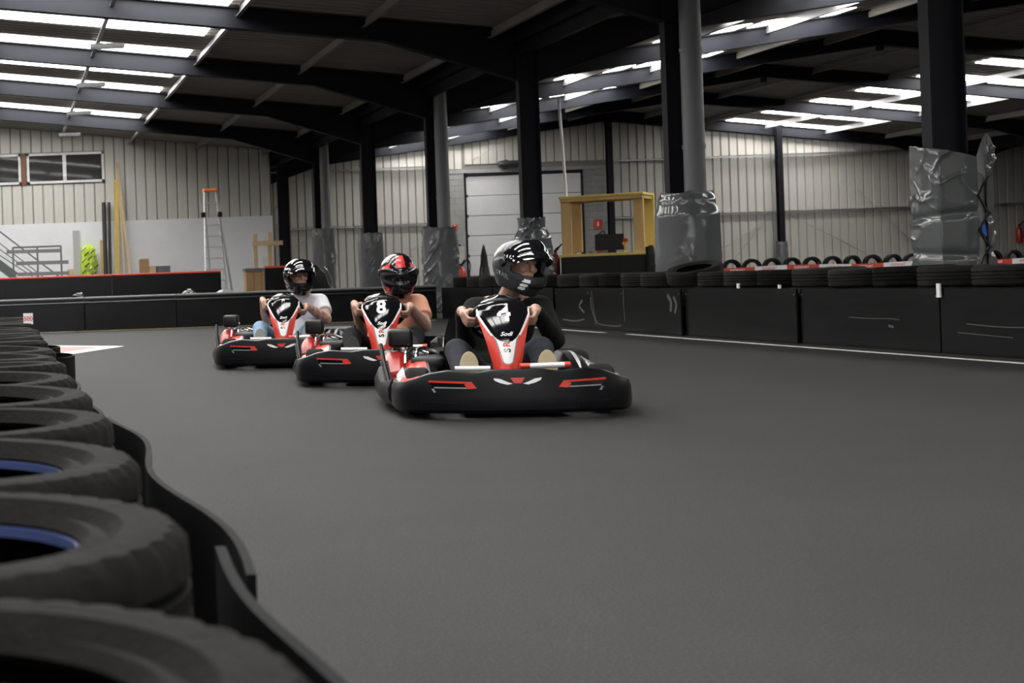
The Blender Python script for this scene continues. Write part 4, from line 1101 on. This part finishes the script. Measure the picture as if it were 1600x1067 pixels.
# ================================================================== TIMBER CABIN
th=math.radians(-36)
cb=thing('timber_cabin','open pine and yellow plywood cabin frame on a black counter beside the fat padding','cabin',(11.16,28.2,0),th)
W_,D_=1.53,1.0
for nm,x,y,m in (('post',.09,.09,M_wood),('post',W_-.09,.09,M_wood),('post',W_-.06,D_-.09,M_ply),('post',.09,D_-.09,M_wood)):
    MB().box(x-.09,x+.09,y-.05,y+.05,1.04,2.16).build(nm,m,cb,bevel=.005)
MB().box(-.02,W_+.02,-.02,D_+.02,2.15,2.20).build('roof_board',M_ply,cb,bevel=.006)
MB().box(0,W_,-.01,.05,2.09,2.15).build('front_rail',M_wood,cb); MB().box(W_-.05,W_,0,D_,2.09,2.15).build('side_rail',M_ply,cb); MB().box(0,.05,0,D_,2.09,2.15).build('side_rail',M_wood,cb); MB().box(0,W_,D_-.05,D_,2.09,2.15).build('back_rail',M_wood,cb)
MB().box(-.04,W_+.04,-.05,D_+.03,.99,1.045).build('counter',M_ply,cb,bevel=.006)
for i in range(3): MB().box(.52*i-.01,.52*i+.505,-.02,.02,.02,.985).build('front_panel',M_panel,cb)
MB().box(W_-.02,W_+.02,.0,D_,.02,.985).build('side_panel',M_panel,cb); MB().box(-.02,.02,.0,D_,.02,.985).build('side_panel',M_panel,cb)
CM=Matrix.Translation((11.16,28.2,0))@Matrix.Rotation(th,4,'Z')
def on_cabin(o): o.location=CM@Vector(o.location); o.rotation_euler.z+=th; return o
o=thing('monitor','black computer monitor seen from behind on the cabin counter','monitor',(.78,.55,1.045)); 
MB().box(-.27,.27,-.02,.02,.06,.38).build('screen',M_black,o,bevel=.01); MB().box(-.10,.10,-.08,.08,0,.012).box(-.03,.03,.0,.03,.01,.1).build('stand',M_black,o); on_cabin(o)
o=thing('desk_lamp','small yellow and red trophy-like ornament on the cabin counter','ornament',(1.12,.30,1.045))
MB().lathe([(.05,0),(.05,.015),(.015,.03),(.012,.12),(.04,.16),(.05,.2),(0,.21)],14).build('base',M_ply,o,smooth=True); MB().ellipsoid((.02,0,.24),.05,.045,.05).build('top',M_redp,o,smooth=True); on_cabin(o); o.name='desk_ornament'
for i,(x,m) in enumerate(((.28,M_wht),(.37,M_black),(.50,M_rail),(.92,M_black))):
    o=MB().box(-.04,.04,-.03,.03,0,.03+.012*i).build('desk_item',m,None,bevel=.006,loc=(x,.22,1.045)); tag(on_cabin(o),['white','black','grey','taller black'][i]+' little box lying on the cabin counter edge','box')
# dark jacket hanging over the counter corner
jk=MB(); V=[];F=[]
for j in range(15):
    for i in range(19):
        s_=i/18; t_=j/14
        x=W_+.085+.10*math.sin(s_*PI)*(.6+.4*t_)+.02*nz(s_*6,t_*4,1.); y=-.05+.36*s_; z=1.16-.50*t_-.06*abs(s_-.4)+.03*nz(s_*5,2,t_*3)
        V.append((x,y,z))
for j in range(14):
    for i in range(18): a=j*19+i; F.append((a,a+1,a+20,a+19))
n0=len(V); V+=[(x-.05,y,z) for x,y,z in V]; F+=[tuple(q+n0 for q in reversed(f)) for f in F]
for i in range(18):
    for j in (0,14): a=j*19+i; F.append((a,a+1,n0+a+1,n0+a))
for j in range(14):
    for i in (0,18): a=j*19+i; F.append((a,a+19,n0+a+19,n0+a))
o=jk.add(V,F).build('jacket',M_sweater,None,smooth=.9); o.location=(0,0,0); tag(on_cabin(o),'black jacket hung over the cabin counter corner','jacket')
a=Vector((11.30,28.22,2.21)); b=at(873,155,28.0)
o=MB().tube([a+Vector((0,0,-.02)),b],.028,10).build('white_pole',mat('bright_white',(.88,.88,.86),.5),None,smooth=True); tag(o,'slim white pole rising from the cabin roof','pole')

# ================================================================== FIRE EXTINGUISHERS AND SIGNS
def extinguisher(loc,label,col=M_extred):
    t=thing('fire_extinguisher',label,'extinguisher',loc,group='fire extinguishers')
    MB().lathe([(0,0),(.075,0),(.085,.02),(.085,.42),(.06,.50),(.03,.53),(.03,.56),(0,.56)],20).build('cylinder',col,t,smooth=.8)
    MB().lathe([(0,.56),(.03,.56),(.035,.60),(0,.62)],12).bar((0,0,.61),(.0,-.13,.66),.03,.012).bar((0,0,.59),(0,-.12,.60),.03,.012).build('valve',M_black,t)
    MB().tube(sm_path([(.03,0,.60),(.14,-.02,.72),(.20,-.03,.55),(.15,-.05,.30),(.11,-.06,.18)],6),.016,8).build('hose',M_black,t,smooth=True)
    return t
def sign(p,label,w=.22,h=.22,bl=False):
    t=thing('safety_sign',label,'sign',p,group='red safety signs')
    MB().box(-w/2,w/2,-.006,.006,-h/2,h/2).build('plate',M_redp,t)
    MB().box(-.03,.03,-.010,-.006,-.07,.05).build('pictogram',M_wht,t); MB().ellipsoid((.0,-.008,.075),.022,.003,.018).build('pictogram_top',M_wht,t)
    if bl: MB().box(-w/2,-.01,-.009,-.006,-h/2,-.01).build('blue_field',M_blue,t)
    return t
p=at(711,356,YB-.06); sign((p.x,YB-.03,p.z),'small red sign on the grey blockwork beside the gate',.2,.22)
p=at(935,350,YB-.06); sign((p.x,YB-.03,p.z),'small red sign on the blockwork seen through the timber cabin',.28,.32)
p=at(1223,350,YB-.06); sign((p.x,YB+.010,p.z),'small red and blue sign beside the slim wall post',.22,.24,True)
p=at(722,428,35.0); extinguisher((p.x,35.0,.0),'orange-red fire extinguisher beside the shiny wrinkled padding',M_extred)
p=at(884,420,28.8); extinguisher((p.x-.12,29.0,0),'dark red fire extinguisher beside the black counter',mat('extinguisher_dark',(.16,.02,.02),.3))
p=at(938,380,YB-.2); extinguisher((p.x,YB-.105,1.28),'fire extinguisher hung on the wall behind the cabin monitor')
p=at(1597,365,YB-.2); extinguisher((p.x,YB-.07,p.z-.3),'red fire extinguisher hung on the far wall right of the laced padding')
# raise the free-standing one on its stand
for o in [q for q in bpy.data.objects if q.name.startswith('fire_extinguisher')]:
    if abs(o.location.y-35.0)<.01:
        o.location.z=.36; MB().box(-.14,.14,-.1,.1,-.36,0).tube([(.0,.1,0),(.0,.1,1.1)],.02,8).build('stand',M_black,o)
        MB().box(-.1,.1,.06,.09,.62,1.05).build('equipment_board',M_chrome,o)
    if abs(o.location.y-29.0)<.01: o.location.z=.55; MB().box(-.14,.14,-.12,.12,-.55,0).build('stand',M_black,o)
# folded black flag marker in front of the gate
p=at(757,425,36.0)
t=thing('marker_cone','tall dark cone marker with pale foot in front of the white gate','cone',(p.x,36.0,0))
MB().lathe([(.17,0),(.17,.35),(.15,.62),(0,.62)],18).build('foot',M_foam,t,smooth=.8)
MB().lathe([(.15,.60),(.11,.85),(.10,.9),(.07,1.12),(.075,1.16),(.035,1.38),(0,1.46)],16,rfun=lambda r,z,k,j:r*(1+.12*math.sin(k*2.4+z*9))).build('hood',M_black,t,smooth=.8)

# ================================================================== LEFT BACKGROUND: PIT WALL AND STORED THINGS
for i,(a_,b_) in enumerate(((-4.0,-.2),(-.2,2.3),(2.3,4.62))):
    t=thing('pit_wall',['long black pit wall with a red rail, stretch beside the stair railing','black pit wall with a red rail below the yellow vests','black pit wall with a red rail ending beside the stepladder'][i],'barrier',(0,30.0,0),group='red-railed pit walls')
    MB().box(a_,b_-.005,-.03,.03,0,.94).build('panel',M_panel,t)
    MB().box(a_,b_-.005,-.045,.045,.94,.985).build('red_rail',M_redp,t,bevel=.01)
t=thing('pit_wall','short black pit wall with a red rail behind the silver helmet','barrier',(0,29.0,0),group='red-railed pit walls')
MB().box(5.36,6.1,-.03,.03,0,.99).build('panel',M_panel,t); MB().box(5.36,6.1,-.04,.04,.99,1.03).build('red_rail',M_redp,t)
# black rounded hood machine behind
t=thing('covered_machine','black rounded covered machine behind the silver helmet','machine',(6.32,29.6,0))
MB().prism([(-.42,0),(.46,0),(.45,.5),(.34,.86),(.16,1.02),(-.3,1.08),(-.42,1.0)],lambda x,z,d:Vector((x,d,z)),-.4,.4).build('cover',M_panel,t,bevel=.04,seg=3,smooth=.8)
MB().tube(sm_path([(.40,-.42,.2),(.47,-.42,.6),(.40,-.42,.85),(.30,-.42,.97)],6),.014,8).build('pipe',M_chrome,t,smooth=True)
# silver helmets / shiny bits on the pit wall foot
p=at(352,452,28.2); o=MB().ellipsoid((0,0,0),.24,.2,.2).build('shiny_dome',M_hsilver,None,smooth=True,loc=(p.x,28.2,.40)); o.name='spare_helmet'; tag(o,'grey rounded helmet-like cover behind the far barrier near the stepladder','cover')
MB().box(-.18,.18,-.15,.15,-.40,-.12).build('stand',M_black,o)
# leaning and stored things against the wall
def leaning(name,label,x0,y0,x1,y1,Y,w,d,m,cat,tip=.35,foot=0.0,back=.06):
    """board whose visible top is at pixel (x1,y1); it stands on the floor and leans on the wall"""
    A=at(x0,y0,Y); B=at(x1,y1,Y); dx=(B.x-A.x)/(B.z-A.z)
    f=Vector((A.x-dx*(A.z-foot),YL-tip-back,foot)); tpt=Vector((B.x,YL-back,B.z))
    t=thing(name,label,cat,f)
    return t,f,tpt-f
for (lab,x0,y0,x1,y1,w,d,m,nm,cat,tip_,back_) in (
    ('long yellow plank leaning against the cladding behind the pit wall',183,425,182,280,.13,.05,M_ply,'plank','plank',.35,.06),
    ('pale timber lath leaning crosswise, highest of the leaning pieces',201,425,183,253,.075,.04,M_lath,'lath','lath',.70,.06),
    ('short pale timber lath leaning beside the yellow plank',193,425,186,300,.05,.04,M_lath,'lath','lath',.50,.152),
    ('short tan board beside the black pipes',160,428,159,375,.09,.03,M_wood,'board','board',.35,.06),
    ('pale grey board leaning on the white wall beside the yellow vests',121,430,119,360,.19,.03,M_concrete,'board','board',.25,.02)):
    t,f,v=leaning(nm,lab,x0,y0,x1,y1,YL-.2,w,d,m,cat,tip_,0.0,back_); MB().bar((0,0,0),v,w,d,up=(0,-1,0)).build('timber',m,t)
    t.name=nm
for (x0,x1,lab) in ((165,162.5,'thick black pipe leaning on the wall beside the tan board'),(172,170.5,'thinner black pipe leaning on the wall beside the yellow plank')):
    t,f,v=leaning('plastic_pipe',lab,x0,428,x1,316,YL-.25,.1,.1,M_black,'pipe'); MB().tube([(0,-.08,0),v+Vector((0,-.08,0))],.062 if x0<168 else .045,14).build('pipe_wall',mat('dark_pipe',(.025,.025,.027),.4),t,smooth=.8)
# yellow vests hanging in a bundle
p=at(135,390,YL-.3); vs=thing('safety_vests','bundle of neon yellow safety vests hanging on the white wall','vests',(p.x+.07,YL-.24,.75))
mb=MB(); V=[];F=[]; n=40; rows=34
for j in range(rows+1):
    for i in range(n):
        a=2*PI*i/n; t_=j/rows; z=1.25*t_
        r=.22+.05*math.sin(t_*PI)+.07*nz(math.cos(a)*2.2,math.sin(a)*2.2,z*4)+.035*nz(math.cos(a)*6,math.sin(a)*6,z*9)
        if t_>.9: r*=1-(t_-.9)*6
        V.append((r*math.cos(a)*.86,r*math.sin(a)*.8,z))
for j in range(rows):
    for i in range(n): F.append((j*n+i,j*n+(i+1)%n,(j+1)*n+(i+1)%n,(j+1)*n+i))
F.append(tuple(range(n-1,-1,-1))); F.append(tuple(rows*n+i for i in range(n)))
mb.add(V,F).build('fabric',M_vest,vs,smooth=.6)
for i in range(16):
    z=.08+.066*i; x=-.17+.1*((i*37)%5)*.9
    MB().tube([(x-.05,-.22,z-.04),(x,-.265-.01*(i%2),z+.02),(x+.07,-.23,z+.07)],.018,6).build('reflective_band',M_vestd if i%3 else M_galv,vs,smooth=True)
# cartons
for (x0,x1,y,Y,lab,m) in ((218,232,405,YL-.5,'tall brown carton beyond the pit wall',M_card),(232,243,416,YL-.5,'low pale carton beside the tall brown one',M_lath),(244,265,416,YL-.5,'open grey-brown box at the end of the carton row',M_rail),(105,115,421,YL-.5,'small pale carton beside the leaning grey board',M_lath)):
    a=at(x0,y,Y); b=at(x1,y,Y); t=thing('carton',lab,'box',((a.x+b.x)/2,Y,0)); hw=(b.x-a.x)/2-.006
    MB().box(-hw,hw,-.2,.2,0,a.z-.02).build('body',m,t,bevel=.008); MB().box(-hw-.005,hw+.005,-.2,.0,a.z-.02,a.z).build('lid',m,t)
# brown boxes beside the ladder
t=thing('plywood_box','brown plywood box on the floor between the stepladder and the timber trestle','box',(6.6,37.2,0))
for i in range(3): MB().box(-.24+.20*i,-.05+.20*i,-.2,.2,0,.98).build('side_board',M_card,t)
MB().box(-.26,.40,-.22,.22,.98,1.06).build('top_board',M_rail,t)
# stepladder
A=at(328,297,32.5)
ld=thing('stepladder','tall aluminium stepladder with an orange top beside the pit wall','ladder',(A.x,32.5,0)); H=A.z
def LP(s_,z,back): return Vector((s_*(.14+.12*(1-z/H))+(.0 if not back else .12+.20*(1-z/H)),(-.55 if not back else .55)*(1-z/H),z))
for s_ in (-1,1):
    MB().bar(LP(s_,0,0),LP(s_,H-.03,0),.035,.07).build('front_stile',M_alu,ld); MB().bar(LP(s_,0,1),LP(s_,H-.03,1)-Vector((.12,0,0)),.03,.05).build('rear_stile',M_alu,ld)
for i in range(10):
    z=.26+.255*i; MB().bar(LP(-1,z,0),LP(1,z,0),.09,.03).build('step',M_alu,ld)
MB().box(-.16,.16,-.10,.10,-.04,.03).build('top_cap',M_orange,ld,bevel=.015,loc=(0,0,H))
for s_ in (-1,1): MB().box(-.05,.05,-.06,.06,-.06,.06).build('hinge',M_black,ld,bevel=.01,loc=LP(s_*1.15,H*.80,0))
# timber trestle and shelf near the corner
t=thing('timber_trestle','pale timber trestle of two posts and a cross rail by the corner','trestle',(0,38.0,0))
for (x,y) in ((398,366),(421,363)): 
    p=at(x,y,38.0); MB().box(p.x-.06,p.x+.06,-.04,.04,0,p.z).build('post',M_lath,t)
a=at(393,381,38.0); b=at(441,379,38.0); MB().box(a.x,b.x,-.09,-.04,a.z-.06,a.z+.06).build('rail',M_lath,t)
t=thing('white_board','white upright board standing beside the timber trestle','board',(7.18,38.3,0)); MB().box(-.16,.16,-.02,.02,0,1.35).build('sheet',M_wht,t)
t=thing('shelf_rack','tall pine shelf rack in the dark corner behind the column','shelf',(9.0,46.2,0))
for z in (.4,1.1,1.8,2.5,3.1): MB().box(-.3,.3,-.25,.25,z,z+.04).build('shelf_board',M_wood,t)
for x in (-.3,.3):
    for y in (-.25,.25): MB().box(x-.03,x+.03,y-.03,y+.03,0,3.3).build('upright',M_wood,t)
# stair railing and guard frame
st=thing('stair_railing','dark grey sloping stair railing with parallel bars on the white wall','railing',(0,40.6,0))
for i,(dy) in enumerate((0,12,23,34)):
    a=at(-30,339+dy,40.6); b=at(92 if i==0 else 75-8*i,432,40.6)
    if i: 
        a=at(-30,345+dy*1.02,40.6)
    MB().tube([(a.x,0,a.z),(b.x,0,b.z)],.022 if i==0 else .015,8).build('handrail' if i==0 else 'bar',M_rail,st,smooth=True)
a=at(-30,392,40.6); b=at(24,432,40.6); MB().bar((a.x,.1,a.z),(b.x,.1,b.z),.06,.26,up=(0,0,1)).build('stringer',M_rail,st)
b=at(24,432,40.6); MB().box(b.x-.05,b.x+.05,0,.12,0,b.z).build('foot_post',M_rail,st)
p=at(92,432,40.6); MB().box(p.x-.03,p.x+.03,-.03,.03,0,p.z).build('foot_post',M_rail,st)
gf=thing('guard_frame','dark grey guard frame with three planks in front of the stair railing','railing',(0,39.4,0))
for x in (20,58,95):
    p=at(x,385.5-(x-58)*.035,39.4); MB().box(p.x-.025,p.x+.025,-.025,.025,0,p.z).build('post',M_rail,gf)
a=at(20,387,39.4); b=at(95,384.4,39.4); MB().bar((a.x,0,a.z),(b.x,0,b.z),.05,.05).build('top_rail',M_rail,gf)
for (x0,x1,y) in ((10,95,393),(25,107,411),(27,108,428)):
    a=at(x0,y+.8,39.4); b=at(x1,y-1.6,39.4); MB().bar((a.x,-.05,a.z),(b.x,-.05,b.z),.03,.10).build('plank',mat('grey_plank',(.20,.20,.20),.7),gf)
